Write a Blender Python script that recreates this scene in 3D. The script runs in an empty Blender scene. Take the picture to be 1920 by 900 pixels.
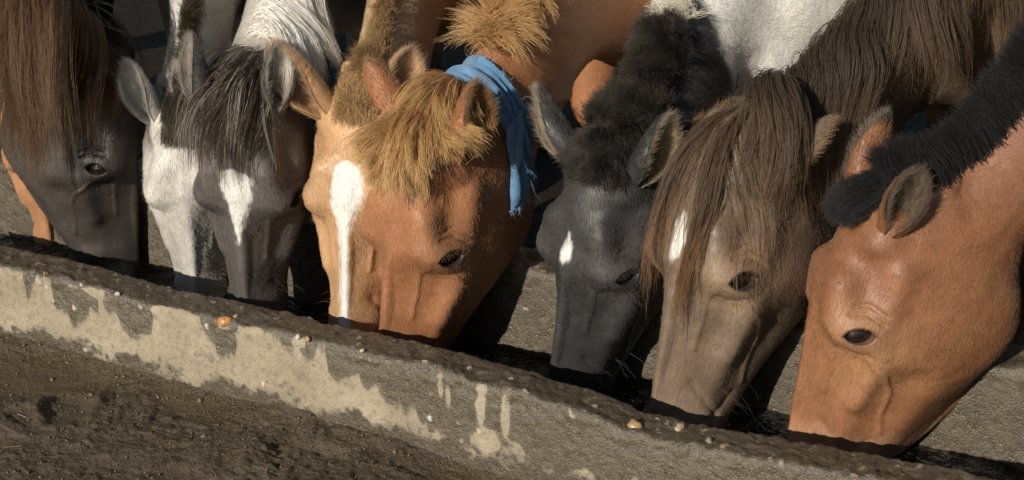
import bpy, math, random
import numpy as np

# ----------------------------------------------------------------------------
# camera, sky, sun, exposure
# ----------------------------------------------------------------------------
scene = bpy.context.scene
PITCH = math.radians(22.0)
FPX = 3000.0            # focal length in pixels of the 1920 px wide photograph
CAMH = 1.6
cam_d = bpy.data.cameras.new('camera')
cam_o = bpy.data.objects.new('camera', cam_d)
scene.collection.objects.link(cam_o)
cam_d.sensor_width = 36.0
cam_d.lens = FPX / 1920.0 * 36.0
cam_d.clip_end = 2000.0
cam_d.clip_start = 0.05
cam_o.location = (0, 0, CAMH)
cam_o.rotation_euler = (math.radians(90) - PITCH, 0, 0)
scene.camera = cam_o

SUN_EL = math.radians(24.0)
SUN_AZ = math.radians(37.0)       # how far to the left of the view direction the sun stands (behind the camera)
world = bpy.data.worlds.new('World'); scene.world = world; world.use_nodes = True
wn = world.node_tree
bg = wn.nodes['Background']
sky = wn.nodes.new('ShaderNodeTexSky'); sky.sky_type = 'NISHITA'; sky.sun_disc = False
sky.sun_elevation = SUN_EL
# light travels along (sin az, cos az): the sun stands at (-sin az, -cos az)
sky.sun_rotation = math.atan2(-math.sin(SUN_AZ), -math.cos(SUN_AZ))
wn.links.new(sky.outputs[0], bg.inputs[0]); bg.inputs[1].default_value = 0.05
sun_d = bpy.data.lights.new('sun', 'SUN'); sun_d.energy = 5.0; sun_d.angle = math.radians(0.5)
sun_d.color = (1.0, 0.93, 0.82)
sun_o = bpy.data.objects.new('sun', sun_d); scene.collection.objects.link(sun_o)
sd = np.array([math.sin(SUN_AZ) * math.cos(SUN_EL), math.cos(SUN_AZ) * math.cos(SUN_EL), -math.sin(SUN_EL)])
from mathutils import Vector, Matrix
sun_o.rotation_euler = Vector(sd).to_track_quat('-Z', 'Y').to_euler()
sun_o.location = (-3, -3, 4)
vs = scene.view_settings
vs.view_transform = 'Standard'; vs.look = 'None'; vs.gamma = 1.0; vs.use_curve_mapping = False
vs.exposure = 0.32
scene.cycles.use_denoising = True
scene.cycles.denoising_input_passes = 'RGB_ALBEDO_NORMAL'; scene.cycles.denoising_prefilter = 'ACCURATE'
scene.cycles.sample_clamp_indirect = 4.0
scene.cycles.max_bounces = 6; scene.cycles.diffuse_bounces = 3; scene.cycles.glossy_bounces = 3
scene.cycles.transmission_bounces = 5; scene.cycles.transparent_max_bounces = 8

rng = np.random.default_rng(7)

# ----------------------------------------------------------------------------
# pixel of the photograph <-> world
# ----------------------------------------------------------------------------
CAM = np.array([0, 0, CAMH]); C_R = np.array([1.0, 0, 0])
C_F = np.array([0, math.cos(PITCH), -math.sin(PITCH)]); C_U = np.array([0, math.sin(PITCH), math.cos(PITCH)])
def ray(x, y): return C_F + (x - 960) / FPX * C_R - (y - 450) / FPX * C_U
def onz(x, y, z):
    d = ray(x, y); return CAM + d * (z - CAMH) / d[2]
RIM = 0.30
R0 = onz(1000, 690, RIM)
_t = (onz(1743, 885, RIM) - onz(0, 472, RIM))[:2]; TT = _t / np.linalg.norm(_t); NN = np.array([-TT[1], TT[0]])
def to_sn(p):
    d = np.asarray(p)[..., :2] - R0[:2]; return d @ TT, d @ NN
def from_sn(s, n, z):
    s = np.asarray(s, float); n = np.asarray(n, float); z = np.asarray(z, float) + 0 * s
    return np.stack([R0[0] + s * TT[0] + n * NN[0], R0[1] + s * TT[1] + n * NN[1], z], -1)
def px_n(x, y, n):
    """point on the pixel's ray at distance n behind the inner edge of the trough's near wall"""
    d = ray(x, y); t = (R0[:2] @ NN + n - CAM[:2] @ NN) / (d[:2] @ NN); return CAM + d * t

# ----------------------------------------------------------------------------
# noise
# ----------------------------------------------------------------------------
def _hash(i, j, k, seed):
    h = (i.astype(np.uint32) * np.uint32(374761393) + j.astype(np.uint32) * np.uint32(668265263)
         + k.astype(np.uint32) * np.uint32(2147483647) + np.uint32((seed * 1274126177) & 0xffffffff))
    h = (h ^ (h >> np.uint32(13))) * np.uint32(1274126177)
    h = h ^ (h >> np.uint32(16))
    return (h & np.uint32(0xffffff)).astype(np.float32) / np.float32(0xffffff)
def vnoise(p, seed=0):
    p = np.asarray(p, np.float64)
    f = np.floor(p); i = f.astype(np.int64); r = (p - f).astype(np.float32); u = r * r * (3 - 2 * r)
    out = 0
    for a in (0, 1):
        wa = u[:, 0] if a else 1 - u[:, 0]
        for b in (0, 1):
            wb = u[:, 1] if b else 1 - u[:, 1]
            for c in (0, 1):
                wc = u[:, 2] if c else 1 - u[:, 2]
                out = out + wa * wb * wc * _hash(i[:, 0] + a, i[:, 1] + b, i[:, 2] + c, seed)
    return out * 2 - 1
def fbm(p, freq, octaves=4, seed=0, gain=0.5):
    p = np.asarray(p, np.float64) * freq; a = 1.0; s = 0.0; t = 0.0
    for o in range(octaves):
        s = s + a * vnoise(p + 17.3 * o, seed + o); t += a; a *= gain; p = p * 2.03
    return s / t
def sstep(x, a, b):
    t = np.clip((x - a) / (b - a), 0, 1); return t * t * (3 - 2 * t)

def jitter_col(c, n, r, amt=.18):
    c = np.asarray(c, float)
    if c.ndim == 1: c = np.tile(c, (n, 1))
    return np.clip(c * (1 + r.normal(0, amt, (n, 1))), .002, .95)
# ----------------------------------------------------------------------------
# objects
# ----------------------------------------------------------------------------
COL = scene.collection
def mesh_obj(name, verts, faces, mat, parent=None, smooth=True, attrs=None):
    verts = np.asarray(verts, np.float32); faces = np.asarray(faces, np.int32)
    me = bpy.data.meshes.new(name)
    me.vertices.add(len(verts)); me.vertices.foreach_set('co', verts.ravel())
    k = faces.shape[1]
    me.loops.add(faces.size); me.loops.foreach_set('vertex_index', faces.ravel())
    me.polygons.add(len(faces))
    me.polygons.foreach_set('loop_start', np.arange(0, faces.size, k, dtype=np.int32))
    me.polygons.foreach_set('use_smooth', np.full(len(faces), smooth))
    for an, av in (attrs or {}).items():
        av = np.asarray(av, np.float32)
        if av.ndim == 1:
            a = me.attributes.new(an, 'FLOAT', 'POINT'); a.data.foreach_set('value', av)
        else:
            a = me.attributes.new(an, 'FLOAT_COLOR', 'POINT')
            a.data.foreach_set('color', np.concatenate([av, np.ones((len(av), 1), np.float32)], 1).ravel())
    me.update(calc_edges=True)
    me.validate()
    me.materials.append(mat)
    o = bpy.data.objects.new(name, me); COL.objects.link(o)
    if parent is not None: o.parent = parent
    return o
def tag(o, label=None, cat=None, group=None, kind=None):
    if label: o['label'] = label
    if cat: o['category'] = cat
    if group: o['group'] = group
    if kind: o['kind'] = kind
    return o
def grid_faces(nu, nv, wrap_v=False):
    i = np.arange(nu - 1)[:, None]; j = np.arange(nv if wrap_v else nv - 1)[None, :]
    j2 = (j + 1) % nv
    a = i * nv + j; b = (i + 1) * nv + j; c = (i + 1) * nv + j2; d = i * nv + j2
    return np.stack([a, b, c, d], -1).reshape(-1, 4)
def hair_obj(name, pts, col, r_root, r_tip, mat, parent=None, rscale=None):
    """pts (N,K,3) strands as one hair-curves object"""
    N, K, _ = pts.shape
    cu = bpy.data.hair_curves.new(name)
    cu.add_curves([K] * N)
    cu.position_data.foreach_set('vector', np.ascontiguousarray(pts, np.float32).ravel())
    u = np.linspace(0, 1, K)[None, :]
    rad = (r_root + (r_tip - r_root) * u ** 1.5) * (np.ones((N, 1)) if rscale is None else rscale[:, None])
    at = cu.attributes.get('radius') or cu.attributes.new('radius', 'FLOAT', 'POINT')
    at.data.foreach_set('value', rad.astype(np.float32).ravel())
    ca = cu.attributes.new('Col', 'FLOAT_COLOR', 'CURVE' if col.ndim == 2 else 'POINT')
    if col.ndim == 3: col = col.reshape(-1, 3)
    ca.data.foreach_set('color', np.concatenate([col, np.ones((len(col), 1))], 1).astype(np.float32).ravel())
    cu.materials.append(mat)
    o = bpy.data.objects.new(name, cu); COL.objects.link(o)
    if parent is not None: o.parent = parent
    return o

# ----------------------------------------------------------------------------
# materials
# ----------------------------------------------------------------------------
def new_mat(name):
    m = bpy.data.materials.new(name); m.use_nodes = True
    nt = m.node_tree; return m, nt, nt.nodes['Principled BSDF'], nt.nodes['Material Output']
def N_(nt, t, **kw):
    n = nt.nodes.new(t)
    for k, v in kw.items(): setattr(n, k, v)
    return n
def noise_node(nt, scale, detail=4, rough=0.55, coord=None, dist=0.0):
    n = N_(nt, 'ShaderNodeTexNoise'); n.inputs['Scale'].default_value = scale
    n.inputs['Detail'].default_value = detail; n.inputs['Roughness'].default_value = rough
    n.inputs['Distortion'].default_value = dist
    if coord is not None: nt.links.new(coord, n.inputs['Vector'])
    return n
def ramp(nt, fac, stops):
    r = N_(nt, 'ShaderNodeValToRGB'); el = r.color_ramp.elements
    while len(el) < len(stops): el.new(0.5)
    for e, (p, c) in zip(el, stops):
        e.position = p; e.color = (c if len(c) == 4 else (*c, 1)) if hasattr(c, '__len__') else (c, c, c, 1)
    nt.links.new(fac, r.inputs[0]); return r
def mixc(nt, fac, a, b, mode='MIX'):
    m = N_(nt, 'ShaderNodeMix', data_type='RGBA', blend_type=mode)
    for s, v in ((0, fac), (6, a), (7, b)):
        if hasattr(v, 'links'): nt.links.new(v, m.inputs[s])
        elif s == 0: m.inputs[s].default_value = v
        else: m.inputs[s].default_value = (*v, 1)
    return m.outputs[2]
def math_(nt, op, a, b=None, c=None):
    m = N_(nt, 'ShaderNodeMath', operation=op)
    for i, v in enumerate((a, b, c)):
        if v is None: continue
        if hasattr(v, 'links'): nt.links.new(v, m.inputs[i])
        else: m.inputs[i].default_value = v
    return m.outputs[0]
def bump(nt, h, strength, dist, bsdf, normal=None):
    b = N_(nt, 'ShaderNodeBump'); b.inputs['Strength'].default_value = strength
    b.inputs['Distance'].default_value = dist; nt.links.new(h, b.inputs['Height'])
    if normal is not None: nt.links.new(normal, b.inputs['Normal'])
    nt.links.new(b.outputs[0], bsdf.inputs['Normal']); return b.outputs[0]
def attr(nt, name):
    a = N_(nt, 'ShaderNodeAttribute'); a.attribute_name = name; return a
def objco(nt):
    return N_(nt, 'ShaderNodeTexCoord').outputs['Object']

def mat_coat():
    m, nt, b, out = new_mat('coat_skin')
    c = attr(nt, 'Col'); co = objco(nt); hq = attr(nt, 'hq').outputs['Vector']
    mp = N_(nt, 'ShaderNodeMapping'); mp.inputs['Scale'].default_value = (45, 330, 330); nt.links.new(hq, mp.inputs[0])
    st = noise_node(nt, 1.0, 3, 0.6, mp.outputs[0], 0.4)
    n1 = noise_node(nt, 60, 5, 0.7, co); n2 = noise_node(nt, 9, 5, 0.62, co)
    k1 = ramp(nt, st.outputs[0], [(0.25, 0.78), (0.75, 1.18)])
    k2 = ramp(nt, n2.outputs[0], [(0.3, 0.80), (0.7, 1.16)])
    k3 = ramp(nt, n1.outputs[0], [(0.3, 0.90), (0.7, 1.08)])
    x = c.outputs['Color']
    for k in (k1, k2, k3): x = mixc(nt, 1.0, x, k.outputs[0], 'MULTIPLY')
    nt.links.new(x, b.inputs['Base Color'])
    nt.links.new(ramp(nt, n2.outputs[0], [(0.3, 0.42), (0.7, 0.62)]).outputs[0], b.inputs['Roughness'])
    b.inputs['Specular IOR Level'].default_value = 0.45
    hh = math_(nt, 'ADD', st.outputs[0], math_(nt, 'MULTIPLY', n1.outputs[0], .6))
    bump(nt, hh, 0.35, 0.0022, b)
    return m
def mat_hair(name, rough=0.35, rr=0.5, coatf=0.0, ior=1.45, dif=.55):
    m = bpy.data.materials.new(name); m.use_nodes = True; nt = m.node_tree
    nt.nodes.remove(nt.nodes['Principled BSDF']); out = nt.nodes['Material Output']
    h = N_(nt, 'ShaderNodeBsdfHairPrincipled')
    h.parametrization = 'COLOR'
    c = attr(nt, 'Col')
    nt.links.new(c.outputs['Color'], h.inputs['Color'])
    h.inputs['Roughness'].default_value = rough
    h.inputs['Radial Roughness'].default_value = rr
    h.inputs['Coat'].default_value = coatf
    h.inputs['IOR'].default_value = ior
    h.inputs['Random Roughness'].default_value = 0.2
    df = N_(nt, 'ShaderNodeBsdfDiffuse'); nt.links.new(c.outputs['Color'], df.inputs['Color'])
    mx = N_(nt, 'ShaderNodeMixShader'); mx.inputs[0].default_value = dif
    nt.links.new(h.outputs[0], mx.inputs[1]); nt.links.new(df.outputs[0], mx.inputs[2])
    nt.links.new(mx.outputs[0], out.inputs['Surface'])
    return m
def mat_eye():
    m, nt, b, out = new_mat('eye_cornea')
    b.inputs['Base Color'].default_value = (0.012, 0.008, 0.006, 1)
    b.inputs['Roughness'].default_value = 0.06
    b.inputs['Coat Weight'].default_value = 0.6
    return m
def mat_concrete():
    m, nt, b, out = new_mat('trough_concrete')
    co = objco(nt)
    wet = attr(nt, 'wet'); mud = attr(nt, 'mud'); peb = attr(nt, 'Col')
    n1 = noise_node(nt, 7, 6, 0.6, co); n2 = noise_node(nt, 60, 5, 0.7, co); n3 = noise_node(nt, 260, 3, 0.6, co)
    dry = ramp(nt, n1.outputs[0], [(0.3, (0.200, 0.164, 0.110)), (0.55, (0.275, 0.230, 0.162)), (0.75, (0.33, 0.283, 0.208))]).outputs[0]
    sp = ramp(nt, n2.outputs[0], [(0.28, 0.62), (0.5, 1.0), (0.75, 1.12)]).outputs[0]
    dry = mixc(nt, 1.0, dry, sp, 'MULTIPLY')
    wetc = ramp(nt, n2.outputs[0], [(0.3, (0.044, 0.034, 0.021)), (0.6, (0.080, 0.063, 0.040)), (0.8, (0.130, 0.104, 0.068))]).outputs[0]
    w = math_(nt, 'ADD', wet.outputs['Fac'], math_(nt, 'MULTIPLY', math_(nt, 'SUBTRACT', n2.outputs[0], 0.5), 0.55))
    wr = ramp(nt, w, [(0.36, 0.0), (0.46, 0.22), (0.54, 0.85), (0.75, 1.0)]).outputs[0]
    n5 = noise_node(nt, 420, 2, 0.5, co); n6 = noise_node(nt, 130, 3, 0.6, co)
    pit = ramp(nt, n6.outputs[0], [(0.28, 0.35), (0.36, 1.0)]).outputs[0]
    grain = ramp(nt, n5.outputs[0], [(0.64, 0.0), (0.72, 0.75)]).outputs[0]
    dry = mixc(nt, 1.0, dry, pit, 'MULTIPLY'); wetc = mixc(nt, 1.0, wetc, pit, 'MULTIPLY')
    dry = mixc(nt, math_(nt, 'MULTIPLY', grain, .35), dry, (0.5, 0.45, 0.36)); wetc = mixc(nt, grain, wetc, (0.27, 0.21, 0.13))
    c = mixc(nt, wr, dry, wetc)
    md = math_(nt, 'ADD', mud.outputs['Fac'], math_(nt, 'MULTIPLY', math_(nt, 'SUBTRACT', n2.outputs[0], 0.5), 0.9))
    mr = ramp(nt, md, [(0.4, 0.0), (0.62, 1.0)]).outputs[0]
    c = mixc(nt, mr, c, mixc(nt, math_(nt, 'MULTIPLY', grain, .8), mixc(nt, n3.outputs[0], (0.032, 0.024, 0.015), (0.075, 0.056, 0.034)), (0.24, 0.19, 0.12)))
    pa = math_(nt, 'MULTIPLY', attr(nt, 'peb').outputs['Fac'], 1.0)
    c = mixc(nt, pa, c, peb.outputs['Color'])
    nt.links.new(c, b.inputs['Base Color'])
    b.inputs['Specular IOR Level'].default_value = .6
    rr = ramp(nt, math_(nt, 'MAXIMUM', wr, mr), [(0.0, 0.9), (1.0, 0.26)]).outputs[0]
    rr = mixc(nt, 0.6, rr, ramp(nt, n2.outputs[0], [(0.35, 0.10), (0.65, 0.75)]).outputs[0])
    rr = mixc(nt, math_(nt, 'MAXIMUM', wr, mr), (0.9, 0.9, 0.9), rr)
    nt.links.new(rr, b.inputs['Roughness'])
    hh = math_(nt, 'ADD', math_(nt, 'MULTIPLY', n2.outputs[0], 1.0), math_(nt, 'MULTIPLY', n3.outputs[0], 0.35))
    bump(nt, hh, 0.8, 0.007, b)
    return m
def mat_mud():
    m, nt, b, out = new_mat('wet_mud')
    co = objco(nt); sl = attr(nt, 'slick').outputs['Fac']
    n1 = noise_node(nt, 3.2, 5, 0.6, co); n2 = noise_node(nt, 45, 6, 0.72, co); n3 = noise_node(nt, 190, 3, 0.6, co)
    n4 = noise_node(nt, 320, 2, 0.5, co)
    c = ramp(nt, n1.outputs[0], [(0.3, (0.046, 0.032, 0.018)), (0.55, (0.069, 0.050, 0.030)), (0.75, (0.100, 0.076, 0.046))]).outputs[0]
    c = mixc(nt, 1.0, c, ramp(nt, n2.outputs[0], [(0.3, 0.6), (0.55, 1.0), (0.78, 1.7)]).outputs[0], 'MULTIPLY')
    c = mixc(nt, math_(nt, 'MULTIPLY', sl, .6), c, (0.075, 0.054, 0.030))
    grit = ramp(nt, n4.outputs[0], [(0.70, 0.0), (0.76, 0.7)]).outputs[0]
    c = mixc(nt, grit, c, (0.32, 0.26, 0.18))
    shd = attr(nt, 'yard_shade').outputs['Fac']
    c = mixc(nt, shd, c, (0.022, 0.017, 0.012))          # shade among the horses painted into the mud colour behind the trough
    nt.links.new(c, b.inputs['Base Color'])
    nt.links.new(ramp(nt, shd, [(0.0, 0.38), (1.0, 0.04)]).outputs[0], b.inputs['Specular IOR Level'])
    rr = mixc(nt, sl, ramp(nt, n2.outputs[0], [(0.3, 0.32), (0.7, 0.85)]).outputs[0], ramp(nt, n2.outputs[0], [(0.3, 0.10), (0.7, 0.42)]).outputs[0])
    nt.links.new(rr, b.inputs['Roughness'])
    hh = math_(nt, 'ADD', n2.outputs[0], math_(nt, 'MULTIPLY', n3.outputs[0], 0.4))
    bump(nt, hh, 0.9, 0.010, b)
    return m
def mat_water():
    m, nt, b, out = new_mat('trough_water')
    co = objco(nt)
    n1 = noise_node(nt, 22, 3, 0.5, co, 0.6); n2 = noise_node(nt, 60, 2, 0.5, co)
    b.inputs['Base Color'].default_value = (0.016, 0.016, 0.013, 1)
    b.inputs['Roughness'].default_value = 0.04; b.inputs['IOR'].default_value = 1.33
    hh = math_(nt, 'ADD', n1.outputs[0], math_(nt, 'MULTIPLY', n2.outputs[0], 0.3))
    bump(nt, hh, 1.0, 0.06, b)
    return m
def mat_plain(name, col, rough=0.6, bumpsc=None, colvar=None):
    m, nt, b, out = new_mat(name)
    co = objco(nt); n = noise_node(nt, bumpsc or 80, 4, 0.6, co)
    k = ramp(nt, n.outputs[0], [(0.3, 0.75), (0.7, 1.2)]).outputs[0]
    nt.links.new(mixc(nt, 1.0, col, k, 'MULTIPLY'), b.inputs['Base Color'])
    b.inputs['Roughness'].default_value = rough
    bump(nt, n.outputs[0], 0.3, 0.003, b)
    return m
def mat_cloth():
    m, nt, b, out = new_mat('blue_cloth')
    uvx = attr(nt, 'cu'); uvy = attr(nt, 'cv'); co = objco(nt)
    n = noise_node(nt, 25, 5, 0.65, co)
    comb = N_(nt, 'ShaderNodeCombineXYZ'); nt.links.new(uvx.outputs['Fac'], comb.inputs[0]); nt.links.new(uvy.outputs['Fac'], comb.inputs[1])
    wv = N_(nt, 'ShaderNodeTexNoise'); wv.inputs['Scale'].default_value = 1.0; wv.inputs['Detail'].default_value = 3
    mp = N_(nt, 'ShaderNodeMapping'); mp.inputs['Scale'].default_value = (60, 900, 1)
    nt.links.new(comb.outputs[0], mp.inputs[0]); nt.links.new(mp.outputs[0], wv.inputs['Vector'])
    c = ramp(nt, n.outputs[0], [(0.3, (0.040, 0.115, 0.225)), (0.6, (0.075, 0.175, 0.30)), (0.8, (0.16, 0.26, 0.37))]).outputs[0]
    c = mixc(nt, 1.0, c, ramp(nt, wv.outputs[0], [(0.3, 0.7), (0.7, 1.25)]).outputs[0], 'MULTIPLY')
    nt.links.new(c, b.inputs['Base Color']); b.inputs['Roughness'].default_value = 0.85
    b.inputs['Sheen Weight'].default_value = 0.25
    bump(nt, math_(nt, 'ADD', wv.outputs[0], n.outputs[0]), 0.5, 0.003, b)
    return m
M_COAT = mat_coat(); M_FUR = mat_hair('fur', 0.30, 0.5, dif=.30); M_MANE = mat_hair('mane_hair', 0.40, 0.5, dif=.62, ior=1.40)
M_EYE = mat_eye(); M_CONC = mat_concrete(); M_MUD = mat_mud(); M_WATER = mat_water(); M_CLOTH = mat_cloth()

# ----------------------------------------------------------------------------
# ground: one sheet, fine near the trough, coarse to the horizon
# ----------------------------------------------------------------------------
def axis(lo, hi, step, far, n=26):
    mid = np.arange(lo, hi + 1e-6, step)
    g = np.geomspace(step * 2, far, n)
    return np.concatenate([(lo - g)[::-1], mid, hi + g])
NEAR_Z = 0.116; HORSE_Z = 0.0
def ground_height(s, n):
    near = 1 - sstep(n, -0.075, -0.045)
    z = NEAR_Z * near - 0.12 * (sstep(n, -0.075, -0.04) - sstep(n, 0.44, 0.52)) + HORSE_Z * sstep(n, .4, .5)
    # the mud banks up against the wall and falls away from it
    z = z + near * (0.022 * np.exp(-np.maximum(0, -.09 - n) / .05) - 0.055 * sstep(-n, 0.15, 0.9))
    return z
def build_ground():
    S = axis(-1.65, .40, 0.0034, 900); Nn = np.concatenate([axis(-0.66, -0.05, 0.0034, 900)[:-26], np.arange(-.04, .6, .04), .6 + np.geomspace(.08, 900, 34)])
    s, n = np.meshgrid(S, Nn, indexing='ij'); s = s.ravel(); n = n.ravel()
    p = np.stack([s, n, 0 * s], 1)
    z = ground_height(s, n)
    fade = np.exp(-np.maximum(0, np.abs(s) - 2) / 3) * np.exp(-np.maximum(0, np.abs(n) - 2) / 3)
    w = np.stack([fbm(p, 6, 2, 61), fbm(p, 6, 2, 63), 0 * s], 1) * .05
    d = 0.020 * fbm(p, 4, 3, 3)
    pud = sstep(fbm(p + w, 3.0, 3, 55), -0.02, 0.26)                       # smooth slick patches between the churned ones
    churn = 1 - .82 * pud
    ridg = 1 - np.abs(fbm(p + w, 13, 4, 11, 0.6)); d += 0.016 * (ridg - 0.8) * churn
    d += 0.016 * fbm(p + w, 26, 5, 21, 0.62) * churn * sstep(fbm(p, 5, 2, 31), -.5, .3)
    d += 0.006 * np.abs(fbm(p, 60, 3, 43, .6)) * churn
    d += 0.0022 * fbm(p, 150, 2, 41) * (.35 + .65 * churn) - 0.006 * pud
    rh = np.random.default_rng(17)
    for _ in range(16):
        hs_, hn_, ha = rh.uniform(-1.5, .2), rh.uniform(-.62, -.2), rh.uniform(0, 6.28)
        dx = (s - hs_) * math.cos(ha) + (n - hn_) * math.sin(ha); dy = -(s - hs_) * math.sin(ha) + (n - hn_) * math.cos(ha)
        e = np.sqrt((dx / .055) ** 2 + (dy / .048) ** 2) + .18 * fbm(p, 25, 2, 66); dep = rh.uniform(.004, .009)
        d = d * (1 - .6 * np.exp(-e ** 4)) - dep * np.exp(-e ** 4) + dep * .55 * np.exp(-((e - 1.25) / .28) ** 2)
    d = d * (1 - sstep(n, .1, .5) * .9)
    z = z + d * fade + (1 - fade) * 0.03 * fbm(p, 0.3, 3, 5)
    o = mesh_obj('ground', from_sn(s, n, z), grid_faces(len(S), len(Nn)), M_MUD, None, True, dict(slick=pud * (n < 0), yard_shade=sstep(n, .3, .6)))
    tag(o, kind='structure')
build_ground()

# ----------------------------------------------------------------------------
# concrete trough
# ----------------------------------------------------------------------------
def px_s(x, y): return float(to_sn(onz(x, y, RIM))[0])
_dev = [(-400, 372, 0), (0, 472, .0), (150, 510, .006), (300, 555, -.004), (600, 612, .002), (820, 650, .006), (950, 695, 0), (1070, 731, -.006), (1169, 786, -.026), (1290, 800, -.026),
        (1390, 830, -.022), (1550, 850, -.010), (1743, 885, .0), (2100, 960, 0)]
_dev_s = np.array([px_s(a, b) for a, b, c in _dev]); _dev_z = np.array([c for a, b, c in _dev])
def rim_dev(s): return np.interp(s, _dev_s, _dev_z)
# how far the wet stains run down the front face, from the rim (share of the face), by pixel column of the photograph
_wet = [(-300, .2), (0, .08), (28, .1), (32, .42), (46, .4), (52, .3), (58, .12), (80, .1), (84, .62), (125, .85), (148, .6), (152, .4), (168, .5), (176, .1), (182, .35), (205, .4), (212, .62), (245, .72), (268, .5), (275, .12),
        (360, .1), (372, .45), (400, .6), (428, .62), (436, .12), (500, .1), (505, .2), (540, .3), (546, .1), (556, .32), (578, .32), (584, .08), (598, .1), (603, .62), (640, .62), (648, .42), (662, .36), (668, .55), (692, .5), (704, .62), (735, .85), (770, .66), (776, .9), (800, 1.05),
        (880, 1.1), (1000, 1.2), (1400, 1.3), (2200, 1.3)]
_wet_s = np.array([px_s(a, 507 + .24 * a) for a, b in _wet]); _wet_v = np.array([(b - .06) * .82 for a, b in _wet])
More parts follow.
